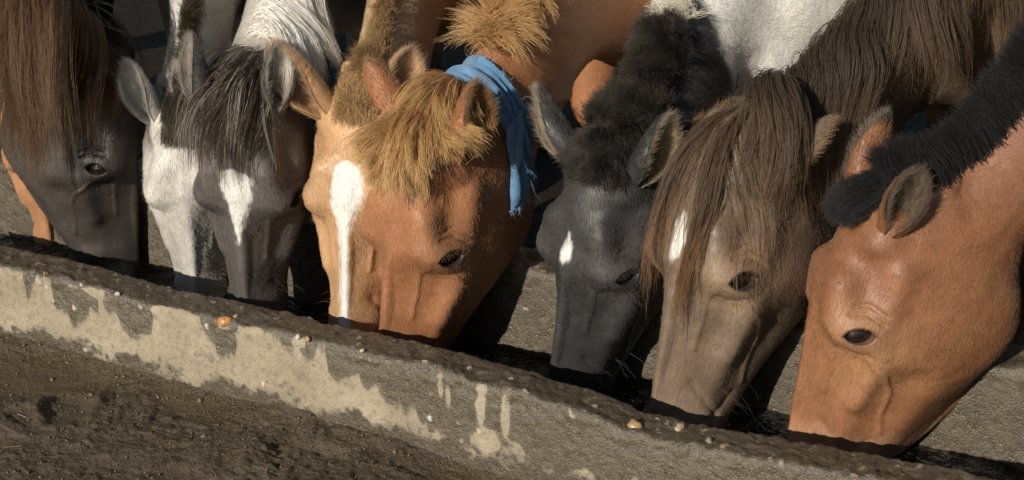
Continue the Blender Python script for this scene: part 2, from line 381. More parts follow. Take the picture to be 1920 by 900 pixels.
# dry islands in the wet part: pixel x, share of the face, half-width in m
_dry = [(818, .22, .006, .12), (832, .30, .006, .14), (893, .30, .010, .25), (940, .35, .009, .28), (905, .75, .035, .20), (955, .85, .03, .22), (1100, .93, .035, .22), (1150, 1.0, .03, .18), (1190, .86, .012, .22)]
FACE_H = 0.165
def build_wall(n0, n1, bottom_front, bottom_back, front, seed, s_lo, s_hi, step, parent):
    """closed section: front face up, over the rim, down the back"""
    S = np.arange(s_lo, s_hi, step); h = step
    zf = np.arange(bottom_front, RIM - 0.012, h); top = np.linspace(n0 + .010, n1 - .010, max(6, int((n1 - n0 - .02) / h)))
    zb = np.arange(RIM - .012, bottom_back, -h * 1.6)
    prof = np.concatenate([np.stack([np.full(len(zf), n0), zf], 1), [[n0 + .003, RIM - .004]], np.stack([top, np.full(len(top), RIM)], 1), [[n1 - .003, RIM - .004]], np.stack([np.full(len(zb), n1), zb], 1)])
    nrm = np.concatenate([np.tile([-1, 0], (len(zf), 1)), [[-.7, .7]], np.tile([0, 1], (len(top), 1)), [[.7, .7]], np.tile([1, 0], (len(zb), 1))])
    s, k = np.meshgrid(S, np.arange(len(prof)), indexing='ij'); s = s.ravel(); k = k.ravel()
    n = prof[k, 0].copy(); z = prof[k, 1].copy(); on = nrm[k]
    rimness = sstep(z, RIM - .05, RIM - .008)
    p = np.stack([s, n, z], 1)
    d = .008 * fbm(p, 5, 3, seed) + .005 * fbm(p, 24, 3, seed + 3)
    d = d * (.35 + .65 * rimness)
    rough = fbm(p, 60, 3, seed + 9, .6)
    d += .0035 * rough * (.2 + .8 * rimness) + (.0040 + .0035 * sstep(s, .0, .3)) * (1 - np.abs(fbm(p, 34, 4, seed + 31, .65)) - .8) * rimness + .0022 * fbm(p, 110, 2, seed + 35) * rimness
    edge = np.maximum(0, fbm(p, 14, 3, seed + 13)) * rimness
    z2 = z + rim_dev(s) * sstep(z, .12, RIM) * (1 if front else .3)
    n += on[:, 0] * d; z2 += on[:, 1] * d - .008 * edge
    # chips along both edges of the rim
    chip = sstep(fbm(p * [1, .3, .3], 18, 3, seed + 21), .05, .5) * rimness
    n -= on[:, 0] * .010 * chip
    # exposed pebbles as round bumps
    r2 = np.random.default_rng(seed)
    ns = int((s_hi - s_lo) * (900 if front else 500))
    bs = r2.uniform(s_lo, s_hi, ns); bk = r2.integers(0, len(prof), ns)
    keep = r2.uniform(size=ns) < (.12 + .88 * sstep(prof[bk, 1], RIM - .035, RIM - .01)); bs = bs[keep]; bk = bk[keep]
    br = r2.uniform(.0028, .0060, len(bs)) * (1 + .7 * (r2.uniform(size=len(bs)) < .06)); pal = np.array([[.42, .33, .22], [.5, .42, .32], [.24, .2, .16], [.36, .22, .11], [.55, .5, .42], [.16, .14, .12], [.3, .25, .2]])
    col = np.zeros((len(s), 3)); peb = np.zeros(len(s)); arc = np.concatenate([[0], np.cumsum(np.linalg.norm(np.diff(prof, axis=0), axis=1))])
    order = np.arange(len(s)).reshape(len(S), len(prof))
    for q in range(len(bs)):
        i0 = int((bs[q] - s_lo) / step); w = int(br[q] / step) + 2
        ii = slice(max(0, i0 - w), i0 + w + 1)
        aa = np.abs(arc - arc[bk[q]]); kk = np.where(aa < br[q] * 1.3)[0]
        if len(kk) == 0: continue
        ids = order[ii, kk[0]:kk[-1] + 1].ravel()
        dd = np.sqrt((s[ids] - bs[q]) ** 2 + (arc[k[ids]] - arc[bk[q]]) ** 2) / br[q]
        m = dd < 1; ids = ids[m]; hgt = np.sqrt(1 - dd[m] ** 2) * br[q] * r2.uniform(.15, .5)
        n[ids] += on[ids, 0] * hgt; z2[ids] += on[ids, 1] * hgt
        col[ids] = pal[q % len(pal)] * r2.uniform(.6, 1.1); peb[ids] = .7 * (r2.uniform() < .38)
    # wet stains and mud
    down = (RIM - z) / FACE_H
    if front:
        ragged = fbm(np.stack([s, z * .30, 0 * s], 1), 60, 4, 77, .65) * .20
        ln = np.interp(s + .004 * fbm(p, 40, 2, 71), _wet_s, _wet_v) + ragged
        wet = .5 + (ln - down) * 2.2
        for (x, f, hw, hf) in _dry:
            s0 = px_s(x, 507 + .24 * x)
            e = np.sqrt(((s - s0) / hw) ** 2 + ((down - f) / hf) ** 2) + .5 * fbm(p, 60, 3, 78)
            wet = np.minimum(wet, .5 + (e - 1) * .8)
        wet = np.where(on[:, 0] < -.5, wet, 1.2)
        wet = np.maximum(wet, .5 + (.035 + .06 * fbm(p, 26, 3, 80) - down) * 5)
        edge_dry = sstep(fbm(p, 20, 3, 87), -.05, .25) * np.exp(-((z - (RIM - .012)) / .010) ** 2) * sstep(-s, -.25, .45)
        wet = wet - 1.3 * edge_dry          # a broken dry line along the front edge of the rim
        mud = .5 + (down - .84 + .34 * fbm(p, 14, 4, 81, .62)) * 1.7 + .25 * np.maximum(0, fbm(p, 75, 2, 82))
        mud = np.where(on[:, 0] < -.5, mud, 0)
        topm = (on[:, 1] > .5) * (.42 + .3 * fbm(p, 22, 3, 83)); mud = np.maximum(mud, topm)
    else:
        wet = .80 + .7 * fbm(p, 14, 4, 85, .6) + sstep(down, .7, 1.0) * .6
        mud = .42 + .5 * fbm(p, 25, 3, 86)
    wet = np.clip(wet, -1, 2); mud = np.clip(mud, -1, 2)
    faces = grid_faces(len(S), len(prof))
    v = from_sn(s, n, z2)
    return mesh_obj('trough_wall', v, faces[:, ::-1], M_CONC, parent, True, dict(wet=wet, mud=mud, peb=peb, Col=col))
def empty(name, loc, rz=0):
    o = bpy.data.objects.new(name, None); o.location = loc; o.rotation_euler = (0, 0, rz); COL.objects.link(o)
    o.empty_display_size = 0.1; return o
trough = empty('water_trough', (0, 0, 0))
tag(trough, 'long low concrete drinking trough with wet, crumbling pebbly rim', 'trough')
WALL_N0 = -.092; INNER = .40
build_wall(WALL_N0, 0.0, 0.03, 0.02, True, 100, -1.75, 1.15, .0042, trough)
build_wall(INNER, INNER + .12, 0.02, -0.05, False, 200, -1.75, 1.25, .007, trough)
def build_water():
    S = np.linspace(-1.75, 1.2, 500); Nn = np.linspace(-.01, INNER + .01, 90)
    s, n = np.meshgrid(S, Nn, indexing='ij'); s = s.ravel(); n = n.ravel()
    p = np.stack([s, n, 0 * s], 1)
    z = .105 + .004 * fbm(p, 16, 3, 301) + .0015 * fbm(p, 60, 2, 305)
    o = mesh_obj('water', from_sn(s, n, z), grid_faces(len(S), len(Nn)), M_WATER)
    tag(o, kind='structure')
build_water()

def pebble_mesh(seed, nu=9, nv=12):
    th = np.linspace(0, math.pi, nu); ph = np.linspace(0, 2 * math.pi, nv, endpoint=False)
    a, b = np.meshgrid(th, ph, indexing='ij')
    v = np.stack([np.sin(a) * np.cos(b), np.sin(a) * np.sin(b), np.cos(a)], -1).reshape(-1, 3)
    v = v * (1 + .55 * fbm(v + seed * 3.7, 1.6, 3, seed))[:, None]
    return v, grid_faces(nu, nv, True)
PEB = [(405, 607, .0135, (.36, .17, .06), .002), (534, 645, .0065, (.45, .42, .37), .002), (1190, 793, .014, (.26, .17, .075), .0), (1276, 797, .011, (.26, .20, .115), .0), (575, 633, .007, (.28, .19, .09), .0), (660, 668, .005, (.30, .25, .12), .0),
       (1330, 822, .009, (.16, .13, .09), .0), (205, 556, .006, (.33, .28, .2), 0)]
for q, (x, y, r_, c_, dz) in enumerate(PEB):
    c = onz(x, y, RIM + rim_dev(px_s(x, y)) + .002); s0, n0_ = to_sn(c)
    n0_ = np.clip(n0_, WALL_N0 + .004, -.012); c = from_sn(s0, n0_, RIM + rim_dev(s0) - r_ * .35)
    v, f = pebble_mesh(q + 3)
    v = v * np.array([1.1, .8, .75]) * r_; a_ = q * 1.3; v = v @ np.array([[math.cos(a_), -math.sin(a_), 0], [math.sin(a_), math.cos(a_), 0], [0, 0, 1]]).T
    mesh_obj('pebble', v + c, f[:, ::-1], mat_plain('pebble_stone', c_, .35, 140), trough)
def scatter_crumbs():
    r = np.random.default_rng(90); n = 1700
    s_ = r.uniform(-1.6, .35, n); n_ = -.10 - r.uniform(0, 1, n) ** 1.3 * .5
    rr = r.uniform(.0010, .0026, n) * (1 + 1.6 * (r.uniform(size=n) < .03))
    bases = [pebble_mesh(5 + 7 * i_, 5, 6)[0] for i_ in range(8)]; base, f = pebble_mesh(5, 5, 6); V = []; Fs = []; gz = ground_height(s_, n_)
    dep = bpy.data.objects['ground'].data; co = np.zeros(len(dep.vertices) * 3, np.float32); dep.vertices.foreach_get('co', co); co = co.reshape(-1, 3)
    gs, gn = to_sn(co); 
    # height of the nearest ground vertex, by binning
    key = {}
    ib = np.round(gs / .0068).astype(int); jb = np.round(gn / .0068).astype(int)
    m = (np.abs(gs) < 2) & (gn > -.8) & (gn < 0)
    for a, b, z in zip(ib[m], jb[m], co[m, 2]): key[(a, b)] = z
    for q in range(n):
        z = key.get((int(round(s_[q] / .0068)), int(round(n_[q] / .0068))))
        if z is None: continue
        base = bases[q % 8]; sc = rr[q] * r.uniform(.5, 1.5, 3); an = r.uniform(0, 6.28); R_ = np.array([[math.cos(an), -math.sin(an), 0], [math.sin(an), math.cos(an), 0], [0, 0, 1]])
        Fs.append(f[:, ::-1] + len(V) * len(base)); V.append((base * sc) @ R_.T + from_sn(s_[q], n_[q], z + rr[q] * .05))
    o = mesh_obj('mud_crumbs', np.concatenate(V), np.concatenate(Fs), M_CRUMB); tag(o, 'loose crumbs of mud and grit on the ground', kind='stuff')
    # bits of straw
    n = 14; s0 = r.uniform(-1.5, .2, n); n0_ = r.uniform(-.6, -.16, n); P0 = from_sn(s0, n0_, ground_height(s0, n0_) + .012)
    a_ = r.uniform(0, 6.28, n); d = np.stack([np.cos(a_), np.sin(a_), r.normal(0, .1, n)], 1); b = np.stack([-d[:, 1], d[:, 0], d[:, 2] * 0], 1)
    L = r.uniform(.012, .045, n)[:, None]; cv = r.normal(0, .2, (n, 1)); u = np.linspace(0, 1, 6)
    pts = np.stack([P0 + d * L * t + b * L * cv * t * t for t in u], 1)
    o = hair_obj('straw_bits', pts, jitter_col((.34, .28, .10), n, r, .3), .0006, .0004, M_STRAW); tag(o, 'thin dry straw bits scattered on the mud', kind='stuff')
M_CRUMB = mat_plain('crumb_mud', (.085, .064, .042), .5, 200); M_STRAW = mat_hair('straw', .4, .5, dif=.9)
scatter_crumbs()

# ----------------------------------------------------------------------------
# horses: one implicit surface each (head loft + neck + barrel + legs), meshed by surface nets
# ----------------------------------------------------------------------------
def smin(a, b, k):
    h = np.maximum(k - np.abs(a - b), 0) / k
    return np.minimum(a, b) - h * h * k * 0.25
def smax(a, b, k): return -smin(-a, -b, k)
def herm(x, xs, ys):
    """smooth (finite-difference cubic) table lookup"""
    xs = np.asarray(xs, float); ys = np.asarray(ys, float)
    m = np.gradient(ys, xs)
    x = np.clip(x, xs[0], xs[-1]); i = np.clip(np.searchsorted(xs, x) - 1, 0, len(xs) - 2)
    h = xs[i + 1] - xs[i]; t = (x - xs[i]) / h
    return ((2 * t**3 - 3 * t**2 + 1) * ys[i] + (t**3 - 2 * t**2 + t) * h * m[i] + (-2 * t**3 + 3 * t**2) * ys[i + 1] + (t**3 - t**2) * h * m[i + 1])
HX = [-.07, -.02, .04, .09, .14, .20, .26, .32, .38, .44, .49, .53, .565, .59, .605]
HT = [-.085, -.035, -.008, .006, .012, .012, .006, -.003, -.011, -.019, -.026, -.034, -.046, -.064, -.085]
HB = [-.13, -.175, -.240, -.278, -.296, -.300, -.283, -.250, -.210, -.178, -.160, -.152, -.140, -.122, -.105]
HU = [.038, .052, .068, .077, .085, .084, .068, .055, .046, .041, .040, .042, .040, .030, .012]
HM = [.042, .060, .074, .083, .091, .096, .091, .080, .067, .057, .053, .054, .049, .037, .014]
HL = [.036, .048, .056, .062, .066, .066, .060, .052, .046, .041, .040, .038, .034, .026, .010]
_hx = np.linspace(HX[0], HX[-1], 300)
_tab = [herm(_hx, HX, v).astype(np.float32) for v in (HT, HB, HU, HM, HL)]
def ellip(p, c, r):
    k = 0
    for a in range(3): k = k + ((p[:, a] - np.float32(c[a])) * np.float32(1 / r[a])) ** 2
    return (np.sqrt(k) - 1) * np.float32(min(r))
def caps(p, a, b, r0, r1=None):
    a = np.asarray(a, np.float32); ba = np.asarray(b, np.float32) - a; r1 = r0 if r1 is None else r1
    x = p[:, 0] - a[0]; y = p[:, 1] - a[1]; z = p[:, 2] - a[2]
    t = np.clip((x * ba[0] + y * ba[1] + z * ba[2]) / (ba @ ba), 0, 1)
    return np.sqrt((x - t * ba[0]) ** 2 + (y - t * ba[1]) ** 2 + (z - t * ba[2]) ** 2) - (np.float32(r0) + np.float32(r1 - r0) * t)
EYE_C = np.array([.207, .069, -.046]); EYE_R = .0266
def head_sdf(q, hp):
    """q: head coordinates (x poll->lips, y left, z forehead outwards)"""
    x = q[:, 0]; y = np.abs(q[:, 1]); z = q[:, 2]
    xc = np.clip(x, HX[0], HX[-1])
    fi = (xc - HX[0]) / (HX[-1] - HX[0]) * 299
    i0 = np.clip(fi.astype(np.int32), 0, 298); fr = (fi - i0).astype(np.float32)
    T, B, U, M, Lw = [t[i0] * (1 - fr) + t[i0 + 1] * fr for t in _tab]
    js = hp.get('jawst', 1.12)      # how far the deep part of the jaw reaches towards the muzzle
    xb = np.clip(np.where(x > .14, .14 + (x - .14) / (1 + (js - 1) * sstep(.60 - x, 0, .12)), x), HX[0], HX[-1])
    B = np.interp(xb, _hx, _tab[1]).astype(np.float32) * hp.get('jaw', 1.0)
    c = (T + B) * .5; h = (T - B) * .5
    t = np.clip((z - c) / h, -1.6, 1.6); tt = np.clip(t, -1, 1)
    W = M + (U - Lw) / 1.2 * tt + ((U + Lw) * .5 - M) / .36 * tt * tt
    W = np.maximum(W, .3 * M) * hp.get('wide', 1.0)
    k = (np.abs(y / W) ** 2.3 + np.abs(t) ** 3.0) ** (1 / 2.5)
    d = (k - 1) * np.minimum(W, h) * .9
    over = np.maximum(x - HX[-1], 0) + np.maximum(HX[0] - x, 0)
    d = np.where(over > 0, np.sqrt(np.maximum(d, 0) ** 2 + over ** 2), d)
    p = np.stack([x, y, z]).astype(np.float32).T
    d = smin(d, ellip(p, (.155, .046, -.175), (.115, .038, .118)), .035)          # masseter
    d = smin(d, caps(p, (.235, .079, -.092), (.350, .060, -.088), .009, .006), .035)  # facial crest
    d = smin(d, caps(p, (.140, .060, -.016), (.200, .066, -.022), .018, .016), .045)   # brow
    d = smin(d, caps(p, (.215, .076, -.070), (.09, .074, -.078), .014, .016), .035)    # zygomatic arch
    d = smax(d, -ellip(p, (.112, .103, -.024), (.030, .018, .020)), .045)           # hollow above the eye
    d = smax(d, -caps(p, (.285, .096, -.040), (.410, .074, -.050), .012, .011), .050)  # between nasal bone and crest
    d = smax(d, -caps(p, (.285, .103, -.155), (.425, .075, -.130), .012, .010), .055)  # below the crest
    d = smin(d, ellip(p, (.535, .036, -.062), (.036, .022, .030)), .022)          # nostril wing
    d = smax(d, -caps(p, (.528, .062, -.046), (.560, .052, -.064), .009, .012), .008)  # nostril
    d = smin(d, ellip(p, (.530, 0, -.150), (.036, .030, .020)), .02)              # chin
    d = smax(d, -caps(p, (.470, .054, -.112), (.60, .04, -.108), .004, .004), .008)   # mouth
    d = smin(d, caps(p, (.012, .050, -.046), (.045, .054, -.044), .021, .020), .03)    # ear root
    # veins and folds: raised or sunk lines drawn on the side of the face
    for (line, amp, wid) in hp.get('lines', LINES):
        ln = np.asarray(line, np.float32); best = np.full(len(x), 1e9, np.float32)
        for i in range(len(ln) - 1):
            ba = ln[i + 1] - ln[i]; px = x - ln[i, 0]; pz = z - ln[i, 1]
            tq = np.clip((px * ba[0] + pz * ba[1]) / (ba @ ba), 0, 1)
            best = np.minimum(best, (px - tq * ba[0]) ** 2 + (pz - tq * ba[1]) ** 2)
        d = d - amp * np.exp(-best / (wid * wid)) * (y > .015)
    # eye: bulging lids round an almond opening
    e = p - EYE_C.astype(np.float32)
    er = np.linalg.norm(e, axis=1)
    d = smin(d, er - .0280, .030)
    eu = e @ EYE_UP.astype(np.float32); ea = e @ EYE_AL.astype(np.float32)
    lid = np.maximum(np.sqrt(ea ** 2 + (eu + .0115) ** 2), np.sqrt(ea ** 2 + (eu - .0140) ** 2)) - .0276
    cut = np.maximum(lid, -(e[:, 1]) + .006)
    d = smin(d, np.maximum(np.abs(lid - .002) - .0022, er - .0308), .006)          # lid rims
    d = smax(d, -cut, .003)
    return d
EYE_UP = np.array([-.955, 0, .297]); EYE_AL = np.array([-.297, 0, -.955])
LINES = [([(.245, -.070), (.262, -.088), (.275, -.112), (.31, -.135), (.36, -.138), (.40, -.15)], .0027, .0045), ([(.215, -.006), (.25, -.028), (.30, -.040), (.35, -.045)], .0020, .004),
         ([(.41, -.06), (.44, -.085), (.465, -.115)], -.0022, .006), ([(.42, -.14), (.45, -.12), (.475, -.095)], -.0022, .006),
         ([(.232, -.026), (.242, -.048), (.238, -.070)], -.0016, .003), ([(.174, -.022), (.167, -.05), (.176, -.078)], -.0034, .0032), ([(.161, -.026), (.152, -.05), (.160, -.076)], -.0022, .0038), ([(.243, -.03), (.249, -.052), (.243, -.075)], -.0016, .003)]

def tube_sdf(p, cl, w, h, lat, cull=None):
    """generalised cylinder along the polyline cl; w half-width along lat, h half-depth"""
    if cull is not None:        # far from it: only a lower bound of the distance
        lo = cl.min(0) - max(w.max(), h.max()) - cull; hi = cl.max(0) + max(w.max(), h.max()) + cull
        m = ((p > lo) & (p < hi)).all(1)
        out = np.full(len(p), cull, np.float32)
        if m.any(): out[m] = tube_sdf(p[m], cl, w, h, lat)[0]
        return out, None
    n = len(cl); X = np.ascontiguousarray(p[:, 0]); Y = np.ascontiguousarray(p[:, 1]); Z = np.ascontiguousarray(p[:, 2])
    best = np.full(len(p), 1e9, np.float32); ts = np.zeros(len(p), np.float32)
    for i in range(n - 1):
        ax, ay, az = [np.float32(v) for v in cl[i]]; bx, by, bz = [np.float32(v) for v in (cl[i + 1] - cl[i])]
        ex = X - ax; ey = Y - ay; ez = Z - az
        t = np.clip((ex * bx + ey * by + ez * bz) / np.float32(bx * bx + by * by + bz * bz), 0, 1)
        ex -= t * bx; ey -= t * by; ez -= t * bz
        dd = ex * ex + ey * ey + ez * ez
        m = dd < best; best = np.where(m, dd, best); ts = np.where(m, np.float32(i) + t, ts)
    i = np.clip(ts.astype(np.int32), 0, n - 2); f = ts - i; g = 1 - f
    cx, cy, cz = [cl[:, a][i] * g + cl[:, a][i + 1] * f for a in range(3)]
    lx, ly, lz = [lat[:, a][i] * g + lat[:, a][i + 1] * f for a in range(3)]
    il = 1 / np.sqrt(lx * lx + ly * ly + lz * lz)
    W = w[i] * g + w[i + 1] * f; Hh = h[i] * g + h[i + 1] * f
    l = ((X - cx) * lx + (Y - cy) * ly + (Z - cz) * lz) * il
    k = np.sqrt((l / W) ** 2 + np.maximum(best - l * l, 0) / (Hh * Hh))
    return ((k - 1) * np.minimum(W, Hh)).astype(np.float32), ts

def surface_nets(fn, lo, hi, h, keep=None):
    lo = np.asarray(lo, float); hi = np.asarray(hi, float)
    C = 4
    n = (np.ceil((hi - lo) / (h * C)).astype(int) + 1) * C + 1
    nc = (n - 1) // C + 1
    ax = [lo[i] + np.arange(nc[i]) * h * C for i in range(3)]
    G = np.stack(np.meshgrid(*ax, indexing='ij'), -1).reshape(-1, 3).astype(np.float32)
    fc = fn(G).reshape(nc)
    near = np.abs(fc) < h * C * 2.2
    # cells touching a near node
    cell = np.zeros(np.array(nc) - 1, bool)
    for a in (0, 1):
        for b in (0, 1):
            for c in (0, 1):
                cell |= near[a:a + nc[0] - 1, b:b + nc[1] - 1, c:c + nc[2] - 1]
    f = np.repeat(np.repeat(np.repeat(fc, C, 0), C, 1), C, 2)[:n[0], :n[1], :n[2]].copy()
    m = np.zeros(n, bool)
    mm = np.repeat(np.repeat(np.repeat(cell, C, 0), C, 1), C, 2)
    m[:-1, :-1, :-1] = mm
    for s in range(3):
        sl = [slice(None)] * 3; sl2 = [slice(None)] * 3; sl[s] = slice(1, None); sl2[s] = slice(None, -1)
        m2 = m.copy(); m2[tuple(sl)] |= m[tuple(sl2)]; m = m2
    idx = np.argwhere(m)
    pts = (lo + idx * h).astype(np.float32)
    vals = np.concatenate([fn(pts[i:i + 300000]) for i in range(0, len(pts), 300000)]) if len(pts) else np.zeros(0)
    f[m] = vals
    f = np.where(f == 0, 1e-6, f)
    ins = f < 0
    corner = [(a, b, c) for a in (0, 1) for b in (0, 1) for c in (0, 1)]
    cnt = sum(ins[a:n[0] - 1 + a, b:n[1] - 1 + b, c:n[2] - 1 + c].astype(np.int8) for a, b, c in corner)
    act = (cnt > 0) & (cnt < 8)
    ci = np.argwhere(act); vid = np.full(act.shape, -1, np.int64); vid[act] = np.arange(len(ci))
    acc = np.zeros((len(ci), 3)); num = np.zeros(len(ci))
    for a in corner:
        for ax_ in range(3):
            if a[ax_] == 1: continue
            b = list(a); b[ax_] = 1
            fa = f[ci[:, 0] + a[0], ci[:, 1] + a[1], ci[:, 2] + a[2]]; fb = f[ci[:, 0] + b[0], ci[:, 1] + b[1], ci[:, 2] + b[2]]
            cr = (fa < 0) != (fb < 0)
            t = np.where(cr, fa / np.where(cr, fa - fb, 1), 0)
            pt = np.tile(np.array(a, float), (len(ci), 1)); pt[:, ax_] += t
            acc += pt * cr[:, None]; num += cr
    v = lo + (ci + acc / num[:, None]) * h
    quads = []
    for ax_ in range(3):
        sl = [slice(None)] * 3; sl2 = [slice(None)] * 3; sl[ax_] = slice(1, None); sl2[ax_] = slice(None, -1)
        A = ins[tuple(sl2)]; Bb = ins[tuple(sl)]
        e = np.argwhere(A != Bb)
        o1, o2 = [(1, 2), (2, 0), (0, 1)][ax_]
        ok = (e[:, o1] > 0) & (e[:, o2] > 0) & (e[:, o1] < n[o1] - 1) & (e[:, o2] < n[o2] - 1)
        e = e[ok]
        flip = A[e[:, 0], e[:, 1], e[:, 2]]
        def gid(d1, d2):
            q = e.copy(); q[:, o1] += d1; q[:, o2] += d2; return vid[q[:, 0], q[:, 1], q[:, 2]]
        q = np.stack([gid(-1, -1), gid(0, -1), gid(0, 0), gid(-1, 0)], 1)
        q[~flip] = q[~flip][:, ::-1]
        quads.append(q)
    quads = np.concatenate(quads)
    quads = quads[(quads >= 0).all(1)]
    # pull the vertices onto the surface
    v = v.astype(np.float32)
    for it in range(2):
        d0, g = sdf_grad(fn, v, h * .35)
        gl = np.maximum((g * g).sum(1, keepdims=True), .05)
        st = np.clip(d0[:, None] / gl, -h * .5, h * .5)
        v = v - st * g * .8
    if keep is not None:
        kv = keep(v); quads = quads[kv[quads].all(1)]
    used = np.zeros(len(v), bool); used[quads] = True
    re = np.cumsum(used) - 1
    return v[used], re[quads]
def sdf_grad(fn, v, e):
    d0 = fn(v); g = np.zeros_like(v)
    for i in range(3):
        q = v.copy(); q[:, i] += e; g[:, i] = (fn(q) - d0) / e
    return d0, g

def bez(p0, p1, p2, p3, n):
    t = np.linspace(0, 1, n)[:, None]
    return (1 - t)**3 * p0 + 3 * (1 - t)**2 * t * p1 + 3 * (1 - t) * t**2 * p2 + t**3 * p3
def unit(v): v = np.asarray(v, float); return v / np.linalg.norm(v)
def head_rot(yaw, tilt, roll):
    y, t, r = [math.radians(v) for v in (yaw, tilt, roll)]
    X = np.array([0, 0, -1.]); Z = np.array([0, -1., 0])
    X, Z = X * math.cos(t) + Z * math.sin(t), Z * math.cos(t) - X * math.sin(t)
    Mx = np.stack([X, np.cross(Z, X), Z], 1)
    Rr = np.array([[math.cos(r), 0, math.sin(r)], [0, 1, 0], [-math.sin(r), 0, math.cos(r)]])
    Ry = np.array([[math.cos(y), -math.sin(y), 0], [math.sin(y), math.cos(y), 0], [0, 0, 1]])
    return Rr @ Ry @ Mx

XC = .90      # heads a little shorter for their depth
class Horse: pass
def ear_mesh(base, axis_, opening, length, width, seed):
    """open pointed cup with thickness; returns verts, faces, (param u, inside flag)"""
    ax = unit(axis_); o = unit(opening - ax * np.dot(opening, ax)); sd_ = np.cross(ax, o)
    nu, nv = 30, 33
    u = np.linspace(0, 1, nu); a = np.linspace(-1, 1, nv)
    prof = np.interp(u, [0, .12, .3, .5, .7, .85, .94, 1], [.62, .78, .96, 1.02, .90, .66, .42, .08]) * width
    wrap = np.interp(u, [0, .2, .5, .8, 1], [2.85, 2.6, 2.1, 1.75, 1.5])      # half angle of the wrapped sheet
    vs_ = []; us = []
    for layer, th in ((0, 0), (1, .0028)):
        for i in range(nu):
            ang = math.pi + a * wrap[i]
            rr = max(prof[i] - th * 1.0, .0006)
            bend = .05 * length * math.sin(math.pi * u[i]) - .05 * length * u[i] ** 2
            cx = np.cos(ang) * rr * .8; cy = np.sin(ang) * rr * (1.0)
            pt = base + ax * (u[i] * length + (0.03 * length * (1 - a[:, None] ** 2) - .02 * length) * 0) + o * (cx + bend * .6 + (prof[i] * .5))[:, None] + sd_ * cy[:, None]
            vs_.append(pt); us.append(np.stack([np.full(nv, u[i]), np.full(nv, layer), np.abs(a)], 1))
    v = np.concatenate(vs_); us = np.concatenate(us)
    f = grid_faces(nu, nv); n1 = nu * nv
    f2 = f[:, ::-1] + n1
    rim = []
    for i in range(nu - 1):
        for j, fl in ((0, 0), (nv - 1, 1)):
            q = [i * nv + j, (i + 1) * nv + j, n1 + (i + 1) * nv + j, n1 + i * nv + j]
            rim.append(q if fl else q[::-1])
    q = [[(nu - 1) * nv + j, (nu - 1) * nv + j + 1, n1 + (nu - 1) * nv + j + 1, n1 + (nu - 1) * nv + j][::-1] for j in range(nv - 1)]
    return v, np.concatenate([f[:, ::-1], f2[:, ::-1], np.array(rim), np.array(q)]), us

